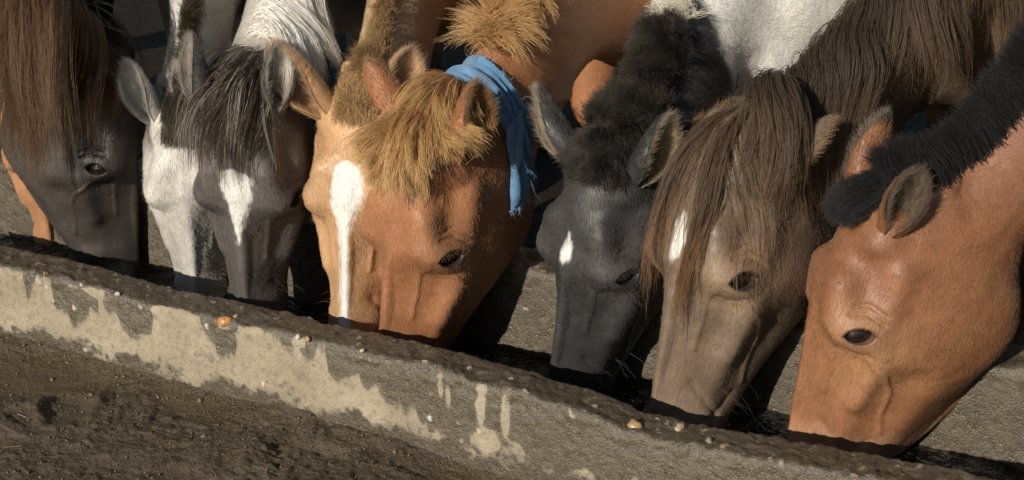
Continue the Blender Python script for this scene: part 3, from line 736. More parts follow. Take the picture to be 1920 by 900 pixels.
def make_horse(sp):
    hz = Horse(); hz.sp = sp
    R = head_rot(*sp['rot']); P = np.array(sp['P'], float); s = sp['s']; hp = sp.get('hp', {})
    hz.R, hz.P, hz.s = R, P, s
    SV = np.array([s * XC, s, s]); SVf = SV.astype(np.float32)
    def to_head(p): return ((p - P) @ R) / SV
    def from_head(q): return P + (np.asarray(q) * SV) @ R.T
    hz.to_head, hz.from_head = to_head, from_head
    # ---- body frame
    k = sp.get('size', 1.0)
    fb = unit([math.sin(math.radians(sp['byaw'])), -math.cos(math.radians(sp['byaw'])), 0]); up = np.array([0, 0, 1.]); lb = np.cross(up, fb)
    B0 = np.array([*sp['chest'], HORSE_Z])        # ground point under the front of the chest
    fat = sp.get('fat', 1.0)
    bod = lambda x, y, z: B0 + (fb * x + lb * y) * k + up * z * k
    # ---- neck
    n0 = from_head((.040, 0, -.118)); n3 = bod(-.14, 0, .93)
    nd = unit(-R[:, 2] * .75 - R[:, 0] * .55)
    ln = np.linalg.norm(n3 - n0)
    cl = bez(n0, n0 + nd * ln * .33, n3 + (unit(n0 - n3) * .5 + unit(fb + up * .45) * .5) * ln * .35, n3, 12)
    cl = np.concatenate([cl, [bod(-.30, 0, .95)]])
    tt = np.linspace(0, 1, 13)
    nw = np.interp(tt, [0, .25, .6, .92, 1], [.060 * s, .066 * s, .085 * k, .135 * k, .14 * k]) * sp.get('neckw', 1.0)
    nh = np.interp(tt, [0, .25, .6, .92, 1], [.092 * s, .108 * s, .150 * k, .235 * k, .25 * k]) * sp.get('neckh', 1.0)
    lat = np.array([unit(R[:, 1] * (1 - sstep(t, 0, .8)) + lb * sstep(t, 0, .8)) for t in tt])
    cl = cl.astype(np.float32); nw = nw.astype(np.float32); nh = nh.astype(np.float32); lat = lat.astype(np.float32)
    hz.cl, hz.nh, hz.nw, hz.lat = cl, nh, nw, lat
    # ---- barrel and legs
    bx = np.array([.0, -.12, -.35, -.62, -.90, -1.12, -1.26])
    bz = np.array([.80, .86, .90, .885, .90, .93, .92])
    bw = np.array([.10, .165, .195, .225, .215, .19, .10]) * k * fat; bh = np.array([.14, .235, .27, .265, .25, .22, .13]) * k
    bcl = np.array([bod(x, 0, z) for x, z in zip(bx, bz)], np.float32); blat = np.tile(lb, (7, 1)).astype(np.float32)
    legs = []
    for sd_ in (-1, 1):
        lx = sp.get('legx', (0, 0))[0 if sd_ < 0 else 1]
        y = sd_ * .115 * fat
        legs.append((np.array([bod(-.20, y, .78), bod(-.20, y * 1.05, .62), bod(-.17 + lx * .5, y, .40), bod(-.17 + lx, y, .34), bod(-.185 + lx, y, .14), bod(-.165 + lx, y, .085), bod(-.14 + lx, y, .03), bod(-.13 + lx, y, .0)], np.float32),
                     np.array([.10, .078, .043, .043, .027, .036, .042, .052], np.float32) * k))
        legs.append((np.array([bod(-1.08, y, .85), bod(-1.04, y * 1.15, .66), bod(-1.15, y, .46), bod(-1.19, y, .40), bod(-1.15, y, .16), bod(-1.13, y, .10), bod(-1.10, y, .03), bod(-1.09, y, .0)], np.float32),
                     np.array([.16, .125, .055, .048, .032, .038, .044, .053], np.float32) * k))
    Rt = R.astype(np.float32); Pf = P.astype(np.float32)
    def body_sdf(p):
        d, ts = tube_sdf(p, cl, nw, nh, lat)
        b, _ = tube_sdf(p, bcl, bw.astype(np.float32), bh.astype(np.float32), blat)
        d = smin(d, b, .10 * k)
        for sd_ in (-1, 1):     # shoulder and pectoral muscle
            d = smin(d, caps(p, bod(-.30, sd_ * .10 * fat, 1.0), bod(-.07, sd_ * .095 * fat, .72), .10 * k, .08 * k), .13 * k)
        for c, r in legs:
            l, _ = tube_sdf(p, c, r, r, blat[:1].repeat(8, 0), cull=.12)
            d = smin(d, l, .05 * k)
        return d
    def full_sdf(p):
        p = np.asarray(p, np.float32)
        q = ((p - Pf) @ Rt) / SVf
        nd_, ts = tube_sdf(p, cl[:9], nw[:9], nh[:9], lat[:9])
        far = (q[:, 0] > .75) | (q[:, 0] < -.35) | (np.abs(q[:, 1]) > .3) | (q[:, 2] > .3) | (q[:, 2] < -.55)
        hd = np.full(len(p), .25 * s, np.float32)
        m = ~far
        if m.any(): hd[m] = head_sdf(q[m], hp) * s
        return smin(nd_, hd, .055 * s)
    hz.sdf = full_sdf
    def neck_body(p):
        p = np.asarray(p, np.float32)
        d = body_sdf(p)
        q = ((p - Pf) @ Rt) / SVf
        m = (q[:, 0] < .16) & (q[:, 0] > -.30) & (np.abs(q[:, 1]) < .22) & (q[:, 2] > -.5) & (q[:, 2] < .12)
        if m.any(): d[m] = smin(d[m], full_sdf(p[m]), .01)
        return d
    hs = sp.get('hs', .0036)
    # mesh the head in head-aligned axes
    fn_l = lambda q: full_sdf(Pf + (q * SVf) @ Rt.T) / np.float32(s)
    va, fa = surface_nets(lambda q: fn_l(q), (-.23, -.17, -.43), (.66, .17, .07), hs / s,
                          keep=lambda q: (q[:, 0] > -.215) & (q[:, 2] > -.415) & (np.abs(q[:, 1]) < .165))
    va = P + (va.astype(np.float64) * SV) @ R.T
    _, ga = sdf_grad(full_sdf, va.astype(np.float32), .004)
    und = .0022 * fbm(va, 13, 2, 640) + .0011 * fbm(va, 34, 2, 643)
    qe = to_head(va); und *= sstep(np.minimum(np.linalg.norm(qe - EYE_C, axis=1), np.linalg.norm(qe - EYE_C * [1, -1, 1], axis=1)), .035, .06)
    va = va + unit_rows(ga) * und[:, None]
    allp = np.concatenate([bcl, cl, *[l[0] for l in legs]])
    lo = allp.min(0) - .34; hi = allp.max(0) + .34; lo[2] = HORSE_Z - .02; 
    def keepc(v):
        q = to_head(v); return ~((q[:, 0] > -.15) & (q[:, 2] > -.345) & (np.abs(q[:, 1]) < .155) & (q[:, 0] < .66) & (q[:, 2] < .1))
    vb, fb_ = surface_nets(neck_body, lo, hi, sp.get('bs', .017), keep=keepc)
    # where both shells lie, the coarse one dives under the fine one
    qb = to_head(vb); ov = sstep(qb[:, 0], -.215, -.19) * sstep(qb[:, 2], -.415, -.39) * (np.abs(qb[:, 1]) < .163) * (qb[:, 0] < .66) * (qb[:, 2] < .1)
    _, gb = sdf_grad(neck_body, vb.astype(np.float32), .004)
    vb = vb - unit_rows(gb) * (ov * .006)[:, None]
    verts = [va, vb]; faces = [fa, fb_ + len(va)]; off = len(va) + len(vb)
    # ---- ears
    eu = [np.zeros((off, 3)) - 1]
    hz.ears = []
    for sd_, key in ((1, 'earL'), (-1, 'earR')):
        e = sp.get(key, {})
        base = np.array(e.get('base', (.022, .056, -.046))) * [1, sd_, 1]
        ax = np.array(e.get('axis', (-1, .28, .05)), float); ax[1] *= sd_
        op = np.array(e.get('open', (.1, .75, .7)), float); op[1] *= sd_
        v, f, us = ear_mesh(from_head(base), R @ unit(ax), R @ unit(op), e.get('len', .145) * s, e.get('wid', .036) * s, 1)
        verts.append(v); faces.append(f + off); off += len(v); eu.append(us)
        hz.ears.append((v, us, R @ unit(ax), R @ unit(op)))
    V = np.concatenate(verts); Fq = np.concatenate(faces); EU = np.concatenate(eu)
    q = to_head(V)
    col = sp['color'](hz, V, q, EU)
    root = empty('horse', tuple(B0))
    tag(root, sp['label'], 'horse', 'horses drinking along the trough')
    hz.root = root
    V0 = V - B0
    mesh_obj('body', V0, Fq, M_COAT, root, True, dict(Col=col, hq=q))
    hz.V, hz.F, hz.col, hz.EU, hz.B0, hz.na = V, Fq, col, EU, B0, len(va)
    # ---- eyes
    hz.eyes = {}
    for sd_ in (1, -1):
        c = EYE_C * [1, sd_, 1]
        nu, nv = 20, 28
        th = np.linspace(0, math.pi, nu); ph = np.linspace(0, 2 * math.pi, nv, endpoint=False)
        a, b = np.meshgrid(th, ph, indexing='ij')
        sp_ = np.stack([np.sin(a) * np.cos(b), np.cos(a) * sd_, np.sin(a) * np.sin(b)], -1).reshape(-1, 3) * EYE_R * .97
        ev = from_head(c + sp_) - B0
        fcs = grid_faces(nu, nv, True)
        hz.eyes[sd_] = mesh_obj('eye', ev, fcs if sd_ < 0 else fcs[:, ::-1], M_EYE, root)
    return hz

# ----------------------------------------------------------------------------
# hair
# ----------------------------------------------------------------------------
def coat_fur(hz, n, length, seed, rad=.00026, region=None, lift=.35, name='coat'):
    """short coat hair over the head and the front of the neck"""
    r = np.random.default_rng(seed)
    V, F = hz.V, hz.F
    q = hz.to_head(V)
    tri = np.concatenate([F[:, [0, 1, 2]], F[:, [0, 2, 3]]])
    cen = V[tri].mean(1)
    qc = hz.to_head(cen)
    m = (qc[:, 0] < .60)
    m &= (np.linalg.norm(cen - hz.P, axis=1) < .95) & (cen[:, 2] > .02)
    if region is not None: m &= region(hz, cen, qc)
    tri = tri[m]; cen = cen[m]
    a, b, c = V[tri[:, 0]], V[tri[:, 1]], V[tri[:, 2]]
    nrm = np.cross(b - a, c - a); ar = np.linalg.norm(nrm, axis=1); nrm /= np.maximum(ar, 1e-12)[:, None]
    # keep more hair on the head, less on the neck behind
    wgt = ar * np.where(np.linalg.norm(cen - hz.P, axis=1) < .62, 1.0, .55) * np.where(hz.EU[tri[:, 0], 0] >= 0, 3.0, 1.0)
    pick = r.choice(len(tri), n, p=wgt / wgt.sum())
    u = r.uniform(size=(n, 2)); fl = u.sum(1) > 1; u[fl] = 1 - u[fl]
    p = a[pick] + u[:, :1] * (b - a)[pick] + u[:, 1:] * (c - a)[pick]
    nn = nrm[pick]
    qp = hz.to_head(p)
    # hair lies along the face towards the muzzle, along the neck towards the body
    flow_h = np.tile(hz.R[:, 0], (n, 1)) - hz.R[:, 2] * sstep(-qp[:, 2], .05, .2)[:, None] * .7
    flow_n = np.tile(unit(hz.cl[-1] - hz.cl[2]) * .6 + np.array([0, 0, -.5]), (n, 1))
    w = sstep(-qp[:, 0] - .25 * (qp[:, 2] + .1), -.02, .10)[:, None]
    fl_ = flow_h * (1 - w) + flow_n * w
    fl_ += .5 * np.stack([fbm(p, 9, 2, seed + i) for i in range(3)], 1)
    # ears: hair points to the tip
    eu = hz.EU[tri[pick][:, 0]]
    fl_ = fl_ - nn * (fl_ * nn).sum(1, keepdims=True)
    fl_ /= np.maximum(np.linalg.norm(fl_, axis=1, keepdims=True), 1e-6)
    L = length(hz, p, qp) if callable(length) else np.full(n, length)
    ear = eu[:, 0] >= 0
    L = np.where(ear, .007 * hz.s + .004 * r.uniform(size=n), L)
    if ear.any():
        axs = np.where((qp[:, 1] > 0)[:, None], hz.ears[0][2], hz.ears[1][2])
        opn = np.where((qp[:, 1] > 0)[:, None], hz.ears[0][3], hz.ears[1][3])
        ins = (eu[:, 1] > .5)
        fe = np.where(ins[:, None], axs * .8 + opn * .35, axs) + r.normal(0, .15, (n, 3))
        fl_[ear] = fe[ear]; L = np.where(ear & ins, L * 2.2, L)
    L = L * r.uniform(.65, 1.2, n) * np.where(ear, 1, 1 - .5 * sstep(qp[:, 0], .22, .42))
    # none in the eye
    for sd_ in (1, -1):
        de = np.linalg.norm(qp - EYE_C * [1, sd_, 1], axis=1); L = L * np.where(ear, 1, sstep(de, .026, .045) * .85 + .15)
    lf = lift + r.normal(0, .10, n)
    d0 = unit_rows(fl_ + nn * lf[:, None] * 1.4 + r.normal(0, .14, (n, 3))); d1 = unit_rows(fl_ + nn * lf[:, None] * .45 + r.normal(0, .16, (n, 3)))
    pts = np.stack([p - nn * .0006, p + d0 * L[:, None] * .5, p + (d0 * .5 + d1 * .5) * L[:, None]], 1)
    cc = jitter_col(hz.col[tri[pick]].mean(1) * 1.08, n, r, .14)
    o = hair_obj(name, pts - hz.B0, cc, rad, rad * .35, M_FUR, hz.root)
    o['kind'] = 'stuff'
    return o
def unit_rows(a): return a / np.maximum(np.linalg.norm(a, axis=1, keepdims=True), 1e-9)

def grow(hz, name, roots, d0, length, col, seed, steps=16, grav=.35, gdir=(0, 0, -1), wave=.25, wfreq=14, clump=.7, nclump=60, r0=.00042, r1=.00016, mult=3, kid=.0024,
         off=.004, stiff=.0, tipcol=None, collide=True, K=None, attract=None, mat=None, spread=.0, drop=None):
    """strands grown step by step, pushed out of the horse, pulled into locks"""
    r = np.random.default_rng(seed); n = len(roots)
    pts = np.zeros((n, steps, 3)); pts[:, 0] = roots
    d = unit_rows(np.asarray(d0, float) + np.zeros((n, 3))); L = np.asarray(length, float) + np.zeros(n)
    L = L * r.uniform(.72, 1.06, n)
    g = unit(gdir); off_i = off * r.uniform(.3, 2.6, n)
    for i in range(1, steps):
        u = i / (steps - 1)
        p = pts[:, i - 1]
        w = np.stack([fbm(p, wfreq, 2, seed + 5 + c) for c in range(3)], 1)
        dd = d + (g * grav * (1 - stiff)) + w * wave
        if attract is not None: dd = dd + attract(p, u)
        d = unit_rows(dd)
        q = p + d * (L / (steps - 1))[:, None]
        if collide:
            sdv, gr = sdf_grad(hz.sdf, q.astype(np.float32), .004)
            pen = off_i - sdv; gn = unit_rows(gr)
            q = q + gn * np.clip(pen, 0, .05)[:, None]
            d = unit_rows(q - p)
        pts[:, i] = q
    if drop is not None:
        kp = ~drop(hz.to_head(pts.reshape(-1, 3)).reshape(pts.shape)); pts = pts[kp]; n = len(pts)
    # locks
    if nclump:
        ci = r.integers(0, n, nclump); 
        cid = np.zeros(n, int); rt = pts[:, 0]
        for a in range(0, n, 2000):
            cid[a:a + 2000] = np.argmin(((rt[a:a + 2000, None] - rt[ci][None]) ** 2).sum(-1) + r.uniform(0, 2e-5, (len(rt[a:a + 2000]), nclump)), 1)
        cen = pts[ci][cid]
        amt = clump * r.uniform(.5, 1.0, n)[:, None, None] * sstep(np.linspace(0, 1, steps), .05, .9)[None, :, None]
        noff = pts - cen
        pts = cen + noff * (1 - amt) + 0
    frizz = r.normal(0, 1, (n, 1, 3)) * .002 * np.linspace(0, 1, steps)[None, :, None] ** 1.5 + r.normal(0, .0004, pts.shape) * np.linspace(0, 1, steps)[None, :, None]
    pts = pts + frizz
    # every grown strand carries a few finer neighbours
    base = pts; pts = np.repeat(pts, mult, 0); nn_ = len(pts); lin = np.linspace(0, 1, steps)[None, :, None]
    offs = r.normal(0, kid, (nn_, 1, 3)) * (1 - .55 * lin) + r.normal(0, kid * 1.3, (nn_, 1, 3)) * lin ** 2
    ph = r.uniform(0, 6.28, (nn_, 1, 3)); offs = offs + kid * .6 * np.sin(lin * r.uniform(3, 9, (nn_, 1, 1)) + ph) * lin
    pts = pts + offs
    cut = r.uniform(.75, 1.0, nn_)              # uneven lengths
    ki = lin[0, :, 0][None] * cut[:, None] * (steps - 1); i0 = np.clip(ki.astype(int), 0, steps - 2); fr = (ki - i0)[..., None]
    row = np.arange(nn_)[:, None]; pts = pts[row, i0] * (1 - fr) + pts[row, i0 + 1] * fr
    if callable(col): cc = col(pts, r)
    else: cc = jitter_col(col, nn_, r, .22)
    o = hair_obj(name, pts - hz.B0, cc, r0, r1, mat or M_MANE, hz.root)
    return o, pts

# ----------------------------------------------------------------------------
# coat colours
# ----------------------------------------------------------------------------
def coat(base, muzzle=None, ring=None, jaw=None, legs=None, marks=(), ear_in=None, ear_rim=None, neck=None, crest=None, patch=None, var=.10, brow=None):
    base = np.array(base, float)
    def f(hz, V, q, EU):
        n = len(V); p = V
        c = np.tile(base, (n, 1))
        c = c * (1 + var * fbm(p, 6, 3, 900) + .5 * var * fbm(p, 26, 2, 903))[:, None]
        ay = np.abs(q[:, 1]); near = (q[:, 0] > -.1) & (q[:, 0] < .7) & (ay < .2) & (q[:, 2] > -.4) & (q[:, 2] < .1)
        def blend(w, col): 
            nonlocal c
            c = c * (1 - w[:, None]) + np.array(col, float) * w[:, None]
        if neck is not None: blend(sstep(-q[:, 0] - .3 * (q[:, 2] + .1) + .05 * fbm(p, 8, 2, 905), .0, .16), neck)
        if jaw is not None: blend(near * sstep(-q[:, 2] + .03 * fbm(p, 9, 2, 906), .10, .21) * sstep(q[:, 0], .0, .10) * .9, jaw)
        if muzzle is not None: blend(near * sstep(q[:, 0] + .02 * fbm(p, 14, 2, 907) - .25 * np.minimum(0, q[:, 2] + .06), .40, .52), muzzle)
        if brow is not None: blend(near * np.exp(-(((q[:, 0] - .172) / .03) ** 2 + ((ay - .085) / .03) ** 2 + ((q[:, 2] + .035) / .03) ** 2)), brow)
        for sd_ in (1, -1):
            de = np.linalg.norm(q - EYE_C * [1, sd_, 1], axis=1)
            if ring is not None: blend(near * (1 - sstep(de + .006 * fbm(p, 40, 2, 908), .030, .088)) * .75, ring)
            e = q - EYE_C * [1, sd_, 1]; eu = e @ EYE_UP; ea = e @ EYE_AL
            lid = np.maximum(np.sqrt(ea ** 2 + (eu + .0115) ** 2), np.sqrt(ea ** 2 + (eu - .0140) ** 2)) - .0276
            blend(near * (1 - sstep(lid, .001, .0065)) * (de < .045) * .95, (.014, .011, .010))
        top = near * sstep(q[:, 2], -.085, -.06)
        for mk in marks:       # (table of x, y centre, half width), colour
            tb = np.array(mk[0]); xx = q[:, 0] + .004 * fbm(p, 60, 2, 911)
            hw = np.interp(xx, tb[:, 0], tb[:, 2]); yc = np.interp(xx, tb[:, 0], tb[:, 1])
            ok = (xx > tb[0, 0]) & (xx < tb[-1, 0])
            w = sstep(hw - np.abs(q[:, 1] - yc) + .0085 * fbm(q * [.35, 1, 1], 150, 3, 912), -.004, .006)
            blend(top * ok * w, np.array([.54, .52, .485]) * (1 + .10 * fbm(p, 30, 3, 915))[:, None])
        if crest is not None:
            pass
        if patch is not None: 
            for w, col in patch(hz, V, q): blend(w, col)
        if legs is not None: blend(sstep(.50 - V[:, 2], 0, .12) * (1 - near), legs)
        blend((V[:, 2] < .055) * 1.0, (.05, .042, .035))
        ear = EU[:, 0] >= 0
        c[ear] = base if ear_rim is None else base
        if ear_in is not None: blend(ear * (EU[:, 1] > .5) * 1.0, ear_in)
        if ear_rim is not None: blend(ear * np.maximum(sstep(EU[:, 2], .78, .97) * sstep(EU[:, 0], .1, .4), sstep(EU[:, 0], .8, .97)) * (EU[:, 1] < .5), ear_rim)
        return np.clip(c, .004, .9)
    return f

EYEPT = np.array([.207 * XC, .095, -.046])
def head_at(px, py, n, side, rot, s):
    """poll position such that the visible eye lies on its pixel, n behind the near wall"""
    w = px_n(px, py, n); return w - head_rot(*rot) @ (EYEPT * [1, side, 1] * s)
def H_(label, eye, n, side, rot, s, chest, byaw, color, **kw):
    d = dict(label=label, P=head_at(eye[0], eye[1], n, side, rot, s), rot=rot, s=s, chest=chest, byaw=byaw, color=color); d.update(kw); return d

CHEST = (.30, .135, .055); 
HORSES = {}
HORSES['A'] = H_('dark brown horse with shaggy brown mane hanging over its shaded eye', (180, 318), .27, -1, (78, 6, 2), 1.0, (-1.20, 3.95), 14,
                 coat((.036, .029, .025), jaw=(.060, .050, .043), muzzle=(.034, .028, .025), ear_in=(.10, .06, .03)), earR=dict(axis=(-1, .35, -.1), open=(.1, 1, .3)), hp=dict(jawst=1.25, lines=[LINES[i] for i in (0, 1, 4, 5, 6)]))
HORSES['B'] = H_('pale grey horse with short dark mane tuft between its upright ears', (276, 362), .27, -1, (1, 5, -1), 1.0, (-.72, 3.95), 4,
                 coat((.41, .385, .35), var=.34, muzzle=(.33, .31, .28), ear_in=(.45, .42, .38), ear_rim=(.16, .14, .12), neck=(.42, .40, .37)), earR=dict(axis=(-1, .45, .0), open=(.2, .3, 1)), earL=dict(axis=(-1, -.45, .1), open=(.4, -.6, .8)), hp=dict(wide=1.12))
HORSES['C'] = H_('slate grey horse with white star, dark forelock and white mane', (552, 372), .20, 1, (-9, 0, 2), 1.08, (-.45, 3.75), -4,
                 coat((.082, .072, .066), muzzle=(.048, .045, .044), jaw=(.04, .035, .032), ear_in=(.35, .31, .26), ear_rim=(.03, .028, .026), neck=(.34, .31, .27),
                      marks=[([(.125, -.01, .0), (.14, -.002, .030), (.165, -.002, .034), (.185, .004, .030), (.21, .004, .021), (.24, .0, .014), (.27, -.002, .008), (.305, -.003, .002)],)]),
                 earL=dict(axis=(-1, .10, -.1), open=(.1, .45, 1), wid=.030, len=.135), hp=dict(wide=1.09, jawst=1.2))
HORSES['D'] = H_('light chestnut horse with long white blaze and clipped sandy mane', (577, 368), .20, -1, (-13, 14, 1), 1.08, (-.20, 3.75), -10,
                 coat((.385, .225, .112), muzzle=(.30, .17, .09), ear_in=(.38, .235, .13), neck=(.38, .265, .15), ring=(.38, .23, .125),
                      marks=[([(.115, .0, .0), (.125, .0, .020), (.15, .0, .032), (.18, .002, .034), (.21, -.002, .028), (.24, -.006, .018), (.28, -.008, .014), (.34, -.006, .011), (.42, -.004, .011), (.50, -.003, .014), (.56, 0, .016)],)]),
                 earR=dict(axis=(-.85, .80, .25), open=(.4, .1, .9), len=.165, wid=.041), earL=dict(axis=(-1, .2, -.25), open=(-.1, .5, .9), len=.13))
HORSES['E'] = H_('red chestnut horse wearing a blue cloth collar, with bushy sandy forelock', (845, 485), .17, 1, (-42, 8, 6), 1.16, (.22, 3.50), -26,
                 coat((.240, .102, .044), muzzle=(.20, .092, .046), ear_in=(.20, .11, .05), ring=(.25, .115, .054), brow=(.18, .075, .034)),
                 earL=dict(axis=(-1, .12, -.05), open=(.15, 1, .15), wid=.038, len=.135), earR=dict(axis=(-1, .75, .3), open=(-.2, .6, -.5), wid=.028))
HORSES['F'] = H_('small black horse with white star and fuzzy black mane', (1175, 520), .22, 1, (-46, 4, 8), 1.10, (.42, 3.22), -36,
                 coat((.026, .0245, .024), muzzle=(.021, .020, .020), ear_in=(.22, .17, .11), ear_rim=(.02, .02, .02), jaw=(.035, .032, .03), ring=(.062, .057, .054),
                      marks=[([(.145, 0, .0), (.155, .001, .004), (.172, .002, .006), (.185, .002, .011), (.198, .001, .012), (.208, -.001, .008), (.216, -.002, .0)],)],
                      patch=lambda hz, V, q: [(sstep(np.linalg.norm(V - hz.P, axis=1) + .03 * fbm(V, 9, 2, 77), .36, .39) * (q[:, 0] < .1), (.72, .69, .63))]),
                 hp=dict(jawst=1.25), earL=dict(axis=(-1, .30, -.15), open=(.15, 1, .2), wid=.036, len=.13), earR=dict(axis=(-.8, 1.05, .2), open=(.2, .5, .7), len=.15))
HORSES['G'] = H_('brown horse with long rust tipped forelock hanging beside its eye', (1393, 527), .19, 1, (-55, 19, -2), 1.20, (.92, 3.10), -44,
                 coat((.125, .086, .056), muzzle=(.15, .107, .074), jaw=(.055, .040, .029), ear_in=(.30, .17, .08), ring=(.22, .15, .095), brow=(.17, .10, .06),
                      marks=[([(.12, 0, .0), (.135, .0, .010), (.17, .0, .014), (.20, .0, .010), (.215, .0, .0)],)]),
                 earL=dict(axis=(-.85, .55, -.6), open=(.3, .6, -.8), len=.13, wid=.032), earR=dict(axis=(-.5, .4, -1), open=(-.8, .6, .2)), hp=dict(jawst=1.25))
HORSES['H'] = H_('bay horse with clipped black mane and dark edged ear', (1612, 632), .20, 1, (-87, 9, 5), 1.13, (1.30, 3.00), -56,
                 coat((.190, .080, .036), var=.20, muzzle=(.33, .21, .12), ring=(.275, .150, .078), jaw=(.180, .080, .035), ear_in=(.14, .11, .08), ear_rim=(.015, .013, .012), neck=(.175, .079, .043), legs=(.03, .025, .02),
                      patch=lambda hz, V, q: [(.75 * np.exp(-(((q[:, 0] - .27) / .085) ** 2 + ((q[:, 2] + .10) / .065) ** 2)) * (np.abs(q[:, 1]) > .02) * (q[:, 0] > 0), (.285, .150, .072)), (.5 * np.exp(-(((q[:, 0] - .10) / .07) ** 2 + ((q[:, 2] + .02) / .05) ** 2)) * (np.abs(q[:, 1]) < .12), (.125, .052, .026))]),
                 earL=dict(axis=(-1, .12, -.1), open=(.1, 1, .25), wid=.031, len=.110), hp=dict(jawst=1.32, jaw=1.06), size=1.18, neckh=.86, neckw=.95)
HORSES['I'] = H_('orange chestnut horse mostly hidden behind the dark brown horse', (8, 300), .36, -1, (10, 2, 0), .92, (-1.58, 4.1), 24,
                 coat((.32, .16, .075)), hs=.005)
BUILT = {}
for key in HORSES:
    BUILT[key] = make_horse(HORSES[key])

# ----------------------------------------------------------------------------
# manes, forelocks, coats
# ----------------------------------------------------------------------------
def crest_roots(hz, n, t0, t1, seed, width=.012):
    """points on the crest of the neck, 0 at the poll, 1 at the withers; with outward, sideways (left) and along directions"""
    r = np.random.default_rng(seed); m = len(hz.cl) - 2
    t = r.uniform(t0, t1, n) * m
    tan = np.gradient(hz.cl.astype(float), axis=0); tan = unit_rows(tan)
    dor = np.cross(tan, hz.lat.astype(float)); dor = unit_rows(dor)
    if dor[-2, 2] < 0: dor = -dor
    ts = np.maximum(t, .0); i = np.clip(ts.astype(int), 0, len(hz.cl) - 2); f = (ts - i)[:, None]
    mix = lambda a: a[i] * (1 - f) + a[i + 1] * f
    d = unit_rows(mix(dor)); la = unit_rows(mix(hz.lat.astype(float))); tg = unit_rows(mix(tan)); c = mix(hz.cl.astype(float))
    h = mix(hz.nh[:, None].astype(float))
    p = c + d * h + la * r.normal(0, width, (n, 1))
    for _ in range(4):
        sv, g = sdf_grad(hz.sdf, p.astype(np.float32), .004)
        p = p - unit_rows(g) * np.clip(sv, -.03, .03)[:, None]
    return p, d, la, tg, t / m
def poll_roots(hz, n, seed, x0=-.05, x1=.03, w=.028):
    r = np.random.default_rng(seed)
    q = np.stack([r.uniform(x0, x1, n), r.normal(0, w, n).clip(-2 * w, 2 * w), np.full(n, .02)], 1)
    p = hz.from_head(q)
    for _ in range(8):
        sv = hz.sdf(p.astype(np.float32)); p = p - hz.R[:, 2] * np.clip(sv, -.04, .04)[:, None] * .8
    return p, q
def project(p):
    d = np.asarray(p) - CAM; z = d @ C_F
    return np.stack([960 + FPX * (d @ C_R) / z, 450 - FPX * (d @ C_U) / z], -1)
def neck_frame(hz, t):
    m = len(hz.cl) - 2; x = np.clip(t * m, 0, m); i = min(int(x), m - 1); f = x - i
    tan = unit_rows(np.gradient(hz.cl.astype(float), axis=0)); dor = unit_rows(np.cross(tan, hz.lat.astype(float)))
    if dor[-2, 2] < 0: dor = -dor
    mix = lambda a: unit(a[i] * (1 - f) + a[i + 1] * f)
    return hz.cl[i] * (1 - f) + hz.cl[i + 1] * f, mix(tan), mix(dor), mix(hz.lat.astype(float))
def skin_hit(hz, c, dirs, r1=.34):
    """how far from c along each direction the skin lies"""
    rr = np.linspace(.02, r1, 90); P_ = c[:, None] + dirs[:, None] * rr[None, :, None]
    sv = hz.sdf(P_.reshape(-1, 3).astype(np.float32)).reshape(len(dirs), -1)
    k = np.argmax(sv > 0, 1); return rr[np.maximum(k, 1)]
def crest_at(hz, px):
    """neck position whose crest lies nearest to a pixel of the photograph"""
    ts = np.linspace(.02, .6, 60); cr = []
    for t in ts:
        c, tg_, dr, la = neck_frame(hz, t); cr.append(c + dr * skin_hit(hz, c[None], dr[None])[0])
    pr = project(np.array(cr)); i = np.argmin(np.linalg.norm(pr - np.array(px), axis=1)); print('CREST', ts[i], pr[i], px); return ts[i]
def tips(c0, c1, lo=.45, hi=1.0, amt=.2, grey=0.0):
    c0 = np.array(c0); c1 = np.array(c1)
    def f(pts, r):
        n, k, _ = pts.shape; w = sstep(np.linspace(0, 1, k), lo, hi)[None, :, None]
        c = (c0 * (1 - w) + c1 * w) * (1 + r.normal(0, amt, (n, 1, 1)))
        if grey: c = np.where((r.uniform(size=n) < grey)[:, None, None], np.array([.40, .38, .345]), c)
        return np.clip(c, .002, .9)
    return f
DENS = 1.0
def num(x): return max(30, int(x * DENS))
rg = np.random.default_rng(50)
def rn(n, s=1.0): return rg.normal(0, s, (n, 3))

# A: shaggy brown mane over poll, cheek and forehead
h = BUILT['A']; BR = (.105, .058, .032)
p, d, la, tg, t = crest_roots(h, num(2400), 0.10, .85, 1, .012)
side = np.full((len(p), 1), -1.0)
grow(h, 'mane', p, d * .6 + la * side * .8 - tg * .3 + rn(len(p), .15), .44, BR, 11, steps=20, grav=.30, wave=.30, wfreq=9, clump=.85, nclump=80, off=.020, drop=lambda q: ((np.abs(q[..., 0] - .225) < .075) & (q[..., 1] < -.02) & (np.abs(q[..., 2] + .04) < .085)).any(1) | (q[..., 2] > .035).any(1))
p, d, la, tg, t = crest_roots(h, num(1300), 0.06, .50, 41, .012)
grow(h, 'mane_curtain', p, d * .7 - la * 1.1 + rn(len(p), .2), .58, BR, 41, steps=22, grav=.24, wave=.20, wfreq=8, clump=.85, nclump=40, off=.06, drop=lambda q: ((np.abs(q[..., 0] - .225) < .075) & (q[..., 1] < -.02) & (np.abs(q[..., 2] + .04) < .085)).any(1) | (q[..., 2] > .035).any(1))
p, q = poll_roots(h, num(260), 2, -.08, .0, .03)
side = np.where(rg.uniform(size=len(p)) < .7, -1, 1)[:, None]
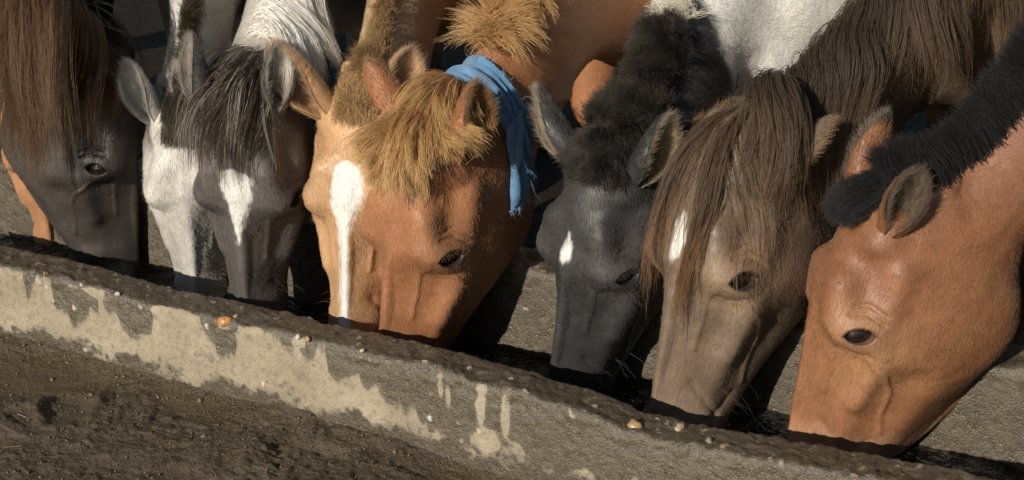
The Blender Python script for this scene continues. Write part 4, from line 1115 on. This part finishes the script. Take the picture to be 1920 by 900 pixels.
grow(h, 'forelock', p, h.R[:, 2] * .5 + h.R[:, 1] * side * .8 + h.R[:, 0] * -.1 + rn(len(p), .25), .17, BR, 12, steps=18, grav=.28, wave=.32, wfreq=9, clump=.85, nclump=40, off=.010, drop=lambda q: ((np.abs(q[..., 0] - .225) < .075) & (q[..., 1] < -.02) & (np.abs(q[..., 2] + .04) < .085)).any(1) | (q[..., 2] > .035).any(1))

# B: clipped dark mane, tuft between the ears
h = BUILT['B']
p, d, la, tg, t = crest_roots(h, num(5000), 0.0, .9, 3, .014)
grow(h, 'mane', p, d + la * rg.normal(0, .25, (len(p), 1)) - tg * .2 + rn(len(p), .18), .045, (.085, .072, .050), 13, steps=6, grav=.02, wave=.2, clump=.4, nclump=250, collide=False)
p, q = poll_roots(h, num(1800), 4, -.06, .05, .020)
grow(h, 'forelock', p, h.R[:, 2] * .8 + h.R[:, 0] * .5 + rn(len(p), .2), .04, (.07, .060, .044), 14, steps=6, grav=.1, wave=.2, clump=.5, nclump=90, collide=False)

# C: long dark forelock swept to its right, white mane thrown to its left
h = BUILT['C']
p, q = poll_roots(h, num(400), 5, -.10, -.01, .022)
grow(h, 'forelock', p, h.R[:, 2] * .5 + h.R[:, 0] * .62 - h.R[:, 1] * .55 + h.R[:, 1] * (q[:, 1:2] * 16) + rn(len(p), .14), .215, tips((.055, .040, .030), (.085, .062, .046), .3, 1, .4, .12), 15, steps=18, grav=.12, wave=.16, wfreq=8, clump=.88, nclump=32, off=.006)
p, d, la, tg, t = crest_roots(h, num(2600), 0.12, .85, 7, .010)
grow(h, 'mane', p, d * .6 + la * 1.5 + tg * .1 + rn(len(p), .12), .24, (.78, .74, .67), 17, steps=16, grav=.26, wave=.22, wfreq=9, clump=.85, nclump=70, off=.008)

# D: clipped sandy mane
h = BUILT['D']
p, d, la, tg, t = crest_roots(h, num(5000), 0.0, .9, 8, .014)
grow(h, 'mane', p, d + la * rg.normal(0, .3, (len(p), 1)) - tg * .2 + rn(len(p), .2), .045, (.34, .225, .115), 18, steps=6, grav=.02, wave=.2, clump=.3, nclump=250, collide=False)
p, q = poll_roots(h, num(1500), 9, -.07, .03, .022)
grow(h, 'forelock', p, h.R[:, 2] * .7 + h.R[:, 0] * .4 + rn(len(p), .2), .030, (.40, .26, .13), 19, steps=6, grav=.1, wave=.2, clump=.4, nclump=90, collide=False)

# E: bushy sandy forelock and mane
h = BUILT['E']; SA = tips((.24, .105, .042), (.47, .285, .120), .15, .9)
p, q = poll_roots(h, num(4200), 10, -.10, .01, .020)
grow(h, 'forelock', p, h.R[:, 2] * .42 + h.R[:, 0] * .80 - h.R[:, 1] * .25 + h.R[:, 1] * (q[:, 1:2] * 11) + rn(len(p), .13), .145, SA, 20, steps=12, grav=.14, wave=.24, wfreq=12, clump=.80, nclump=110, off=.008)
p, d, la, tg, t = crest_roots(h, num(9000), .05, .95, 12, .020)
TC = crest_at(h, (845, 108)); p, d, la, tg = [a[t > TC + .095] for a in (p, d, la, tg)]
grow(h, 'mane', p, d * 1.0 + la * (.35 + rg.normal(0, .65, (len(p), 1))) + tg * .30 + rn(len(p), .2), .13, SA, 21, steps=10, grav=.13, wave=.18, wfreq=12, clump=.62, nclump=170, off=.004)

# F: fuzzy black mane and forelock
h = BUILT['F']; BK = (.030, .027, .025); BKT = tips(BK, (.042, .036, .030), .4, 1)
p, d, la, tg, t = crest_roots(h, num(12000), 0.0, .42, 13, .034)
grow(h, 'mane', p, d + la * rg.normal(0, .45, (len(p), 1)) - tg * .1 + rn(len(p), .3), .065, BKT, 22, steps=8, grav=.05, wave=.45, wfreq=30, clump=.35, nclump=400, collide=False)
p, d, la, tg, t = crest_roots(h, num(3500), .42, .95, 14, .02)
grow(h, 'neck_mane', p, d + la * rg.normal(0, .45, (len(p), 1)) - tg * .1 + rn(len(p), .3), .055, (.72, .66, .54), 23, steps=7, grav=.05, wave=.4, wfreq=30, clump=.35, nclump=200, collide=False)
p, q = poll_roots(h, num(3500), 15, -.09, .03, .032)
grow(h, 'forelock', p, h.R[:, 2] * .45 + h.R[:, 0] * .6 + h.R[:, 1] * (q[:, 1:2] * 10) + rn(len(p), .3), .036, BKT, 24, steps=8, grav=.10, wave=.40, wfreq=30, clump=.4, nclump=300, off=.003)

# G: long forelock with rusty tips, long dark mane on its left
h = BUILT['G']; GB = (.078, .050, .033)
p, q = poll_roots(h, num(520), 16, -.08, .0, .013)
grow(h, 'forelock', p, h.R[:, 2] * .30 + h.R[:, 0] * .85 + h.R[:, 1] * (q[:, 1:2] * 6 + .07) + rn(len(p), .06), .42, tips(GB, (.155, .076, .034), .5, 1.0), 25, steps=22, grav=.20, wave=.10, wfreq=7, clump=.90, nclump=60, off=.004, drop=lambda q: ((q[..., 0] > .10) & (q[..., 0] < .24) & (np.abs(q[..., 1] - .004) < .026)).any(1) | ((q[..., 0] > .07) & (q[..., 0] < .3) & (q[..., 1] > .072)).any(1) | (q[..., 1] < -.056).any(1))
p, q = poll_roots(h, num(40), 36, -.06, .0, .02)
grow(h, 'stray_hair', p, h.R[:, 2] * .25 + h.R[:, 0] * .75 + h.R[:, 1] * (.55 + q[:, 1:2] * 6) + rn(len(p), .08), .36, tips(GB, (.155, .076, .034), .5, 1.0), 36, steps=20, grav=.22, wave=.12, wfreq=7, clump=.9, nclump=6, off=.005)
p, d, la, tg, t = crest_roots(h, num(6000), 0.04, .95, 17, .012)
grow(h, 'mane', p, d * .5 + la * .85 - tg * .1 + rn(len(p), .15), .32, tips((.048, .034, .025), (.10, .064, .040), .4, 1.0), 26, steps=18, grav=.30, wave=.28, wfreq=9, clump=.88, nclump=90, off=.008)

# H: clipped black mane, tuft falling forward
h = BUILT['H']
p, d, la, tg, t = crest_roots(h, num(16000), 0.0, .98, 18, .028)
grow(h, 'mane', p, d + la * rg.normal(0, .22, (len(p), 1)) - tg * .15 + rn(len(p), .14), .078, (.020, .019, .020), 27, steps=6, grav=.02, wave=.2, wfreq=16, clump=.25, nclump=400, collide=False)
p, q = poll_roots(h, num(4500), 19, -.08, .015, .022)
grow(h, 'forelock', p, h.R[:, 2] * .9 + h.R[:, 0] * .30 + rn(len(p), .15), .062, (.022, .021, .022), 28, steps=9, grav=.08, wave=.15, clump=.4, nclump=150, off=.004)

FUR = dict(A=(60000, .007), B=(90000, .010), C=(85000, .007), D=(90000, .008), E=(110000, .007), F=(110000, .010), G=(115000, .008), H=(130000, .007), I=(15000, .007))
for k_, (n_, l_) in FUR.items():
    coat_fur(BUILT[k_], num(n_), l_, 400 + ord(k_), lift=.14)

# eyelashes along the upper lid
def lashes(hz, side, col, n=24):
    r = np.random.default_rng(int(600 + 10 * side)); ea = np.linspace(-.019, .019, n) + r.normal(0, .0006, n)
    eu = -.0115 + np.sqrt(.0276 ** 2 - ea ** 2) + .001
    yy = np.sqrt(np.maximum(.0300 ** 2 - ea ** 2 - eu ** 2, 1e-5))
    q = EYE_C * [1, side, 1] + ea[:, None] * EYE_AL + eu[:, None] * EYE_UP + yy[:, None] * np.array([0, side, 0])
    p = hz.from_head(q); out = hz.R @ np.array([0, side, 0.]); up = hz.R @ EYE_UP; al = hz.R @ EYE_AL
    L = r.uniform(.012, .020, n)[:, None] * hz.s; sp_ = (ea / .019)[:, None] * al * .5
    d0 = unit_rows(out * .8 - up * .35 + sp_ + r.normal(0, .1, (n, 3))); d1 = unit_rows(out * .7 - up * .9 + sp_ + r.normal(0, .1, (n, 3)))
    pts = np.stack([p, p + d0 * L * .4, p + d0 * L * .4 + d1 * L * .6], 1)
    hair_obj('eyelashes', pts - hz.B0, jitter_col(col, n, r), 0.00020, .00008, M_MANE, hz.eyes[side])
for k_, c_ in dict(A=(.02, .018, .016), B=(.2, .18, .16), C=(.03, .028, .026), D=(.3, .16, .07), E=(.26, .12, .05), F=(.09, .08, .07), G=(.03, .025, .02), H=(.02, .016, .014)).items():
    for sd_ in (1, -1): lashes(BUILT[k_], sd_, c_)

# ----------------------------------------------------------------------------
# blue cloth tied round the chestnut's neck
# ----------------------------------------------------------------------------
def build_cloth(hz):
    tc = TC
    root = empty('neck_cloth', tuple(hz.B0)); tag(root, 'torn faded blue cloth strip tied round the red chestnut horse\'s neck', 'cloth')
    nu, nv = 120, 18
    th = np.linspace(-150, 150, nu) * math.pi / 180           # 0 on the crest, positive down its left side
    rows = []
    for u, a in enumerate(th):
        f = u / (nu - 1); t = tc - .02 * abs(a) / 2 
        c, tg_, dr, la = neck_frame(hz, max(t, .02)); d = dr * math.cos(a) + la * math.sin(a)
        wid = .024 + .010 * math.sin(3 * f * math.pi) ** 2 + .007 * math.cos(a)
        v = np.linspace(-1, 1, nv) * wid
        cc = c + np.outer(v, tg_); rr = skin_hit(hz, cc, np.tile(d, (nv, 1)))
        rr = np.maximum(rr, np.convolve(np.pad(rr, 2, 'edge'), np.ones(5) / 5, 'valid'))
        rows.append(cc + d * (rr + .010)[:, None])
    G = np.array(rows)
    for _ in range(2):
        G[1:-1] = (G[:-2] + 2 * G[1:-1] + G[2:]) / 4
    uu, vv = np.meshgrid(np.linspace(0, 1, nu), np.linspace(-1, 1, nv), indexing='ij')
    nrm = np.cross(np.gradient(G, axis=0), np.gradient(G, axis=1)); nrm /= np.linalg.norm(nrm, axis=2, keepdims=True)
    if (nrm[nu // 2, nv // 2] @ (G[nu // 2, nv // 2] - neck_frame(hz, tc)[0])) < 0: nrm = -nrm
    pp = np.stack([uu * 2.5, vv * 3.2 + .5 * np.sin(uu * 9), 0 * uu], -1).reshape(-1, 3)
    fold = (.007 * np.sin(vv * 7 + 4 * fbm(pp, 1.2, 2, 701).reshape(nu, nv)) + .006 * fbm(pp, 2.2, 2, 705).reshape(nu, nv))
    G = G + nrm * (fold + .004)[..., None]
    def sheet(name, G, th_, uu, vv):
        nu, nv = G.shape[:2]; n_ = np.cross(np.gradient(G, axis=0), np.gradient(G, axis=1)); n_ /= np.maximum(np.linalg.norm(n_, axis=2, keepdims=True), 1e-9)
        a = G.reshape(-1, 3); b = (G - n_ * th_).reshape(-1, 3); f = grid_faces(nu, nv); N1 = nu * nv
        ed = []
        for i in range(nu - 1):
            ed += [[i * nv, N1 + i * nv, N1 + (i + 1) * nv, (i + 1) * nv], [i * nv + nv - 1, (i + 1) * nv + nv - 1, N1 + (i + 1) * nv + nv - 1, N1 + i * nv + nv - 1]]
        for j in range(nv - 1):
            ed += [[j, j + 1, N1 + j + 1, N1 + j], [(nu - 1) * nv + j, N1 + (nu - 1) * nv + j, N1 + (nu - 1) * nv + j + 1, (nu - 1) * nv + j + 1]]
        at = dict(cu=np.tile(uu.ravel(), 2), cv=np.tile(vv.ravel(), 2) * .1)
        return mesh_obj(name, np.concatenate([a, b]) - hz.B0, np.concatenate([f, f[:, ::-1] + N1, np.array(ed)]), M_CLOTH, root, True, at)
    sheet('collar_band', G, .0022, uu, vv)
    # loose end hanging from the left side of the neck
    k0 = int(np.argmin(np.abs(th - math.radians(62)))); top = G[k0]
    mu = 46; rows = []
    dn = np.array([0, 0, -1.]); c = top.copy(); ctr = top.mean(0)
    for i in range(mu):
        f = i / (mu - 1)
        w = 1.0 - .25 * f + .25 * math.sin(f * 3.1)
        row = ctr + (top - ctr) * w * .9 + dn * (.165 * f) + (G[k0 + 12].mean(0) - ctr) * .25 * f
        rows.append(row)
    Tt = np.array(rows); uu2, vv2 = np.meshgrid(np.linspace(0, .25, mu), np.linspace(-1, 1, nv), indexing='ij')
    n2 = np.cross(np.gradient(Tt, axis=0), np.gradient(Tt, axis=1)); n2 /= np.linalg.norm(n2, axis=2, keepdims=True)
    out = unit(ctr - neck_frame(hz, tc)[0])
    if (n2[mu // 2, nv // 2] @ out) < 0: n2 = -n2
    Tt = Tt + n2 * (.012 * np.sin(vv2 * 5 + 2 * uu2 * 12) * np.linspace(.1, 1, mu)[:, None] + .012)[..., None]
    flat = Tt.reshape(-1, 3)
    for _ in range(3):
        sv, g = sdf_grad(hz.sdf, flat.astype(np.float32), .004)
        flat = flat + unit_rows(g) * np.clip(.008 - sv, 0, .05)[:, None]
    Tt = flat.reshape(Tt.shape)
    sheet('hanging_end', Tt, .0022, uu2, vv2)
    # frayed threads along the edges
    r = np.random.default_rng(70); n = 260
    ii = r.integers(0, nu, n); jj = np.where(r.uniform(size=n) < .5, 0, nv - 1); p = G[ii, jj]
    inn = G[ii, np.where(jj == 0, 2, nv - 3)]; d = unit_rows(p - inn) + r.normal(0, .5, (n, 3)); L = r.uniform(.003, .016, n)[:, None]
    e2 = Tt[-1, r.integers(0, nv, 120)]; p = np.concatenate([p, e2]); d = np.concatenate([d, np.tile([0, 0, -1.], (120, 1)) + r.normal(0, .3, (120, 3))]); L = np.concatenate([L, r.uniform(.004, .02, (120, 1))])
    d2 = unit_rows(d + r.normal(0, .5, d.shape))
    pts = np.stack([p, p + d * L * .5, p + d * L * .5 + d2 * L * .5], 1)
    o = hair_obj('frayed_threads', pts - hz.B0, jitter_col((.16, .30, .48), len(pts), r), .00035, .00025, M_MANE, root)
build_cloth(BUILT['E'])

def whiskers(hz, col, seed, n=46):
    r = np.random.default_rng(seed); q = np.stack([r.uniform(.40, .56, n), r.choice([-1, 1], n) * .05, r.uniform(-.17, -.07, n)], 1)
    p = hz.from_head(q)
    for _ in range(8):
        sv, g = sdf_grad(hz.sdf, p.astype(np.float32), .004); p = p - unit_rows(g) * np.clip(sv, -.03, .03)[:, None]
    sv, g = sdf_grad(hz.sdf, p.astype(np.float32), .004); d = unit_rows(g) + r.normal(0, .25, (n, 3)); L = r.uniform(.02, .055, n)[:, None]
    pts = np.stack([p, p + d * L * .5 + [0, 0, -.001], p + d * L * .95 + np.array([0, 0, -.25]) * L], 1)
    hair_obj('whiskers', pts - hz.B0, jitter_col(col, n, r), .00016, .00006, M_MANE, hz.root)
for k_, c_ in dict(A=(.05, .04, .03), B=(.4, .38, .35), C=(.1, .09, .08), D=(.35, .22, .12), E=(.3, .18, .1), F=(.12, .11, .1), G=(.12, .09, .06), H=(.2, .12, .07)).items():
    whiskers(BUILT[k_], c_, 800 + ord(k_))
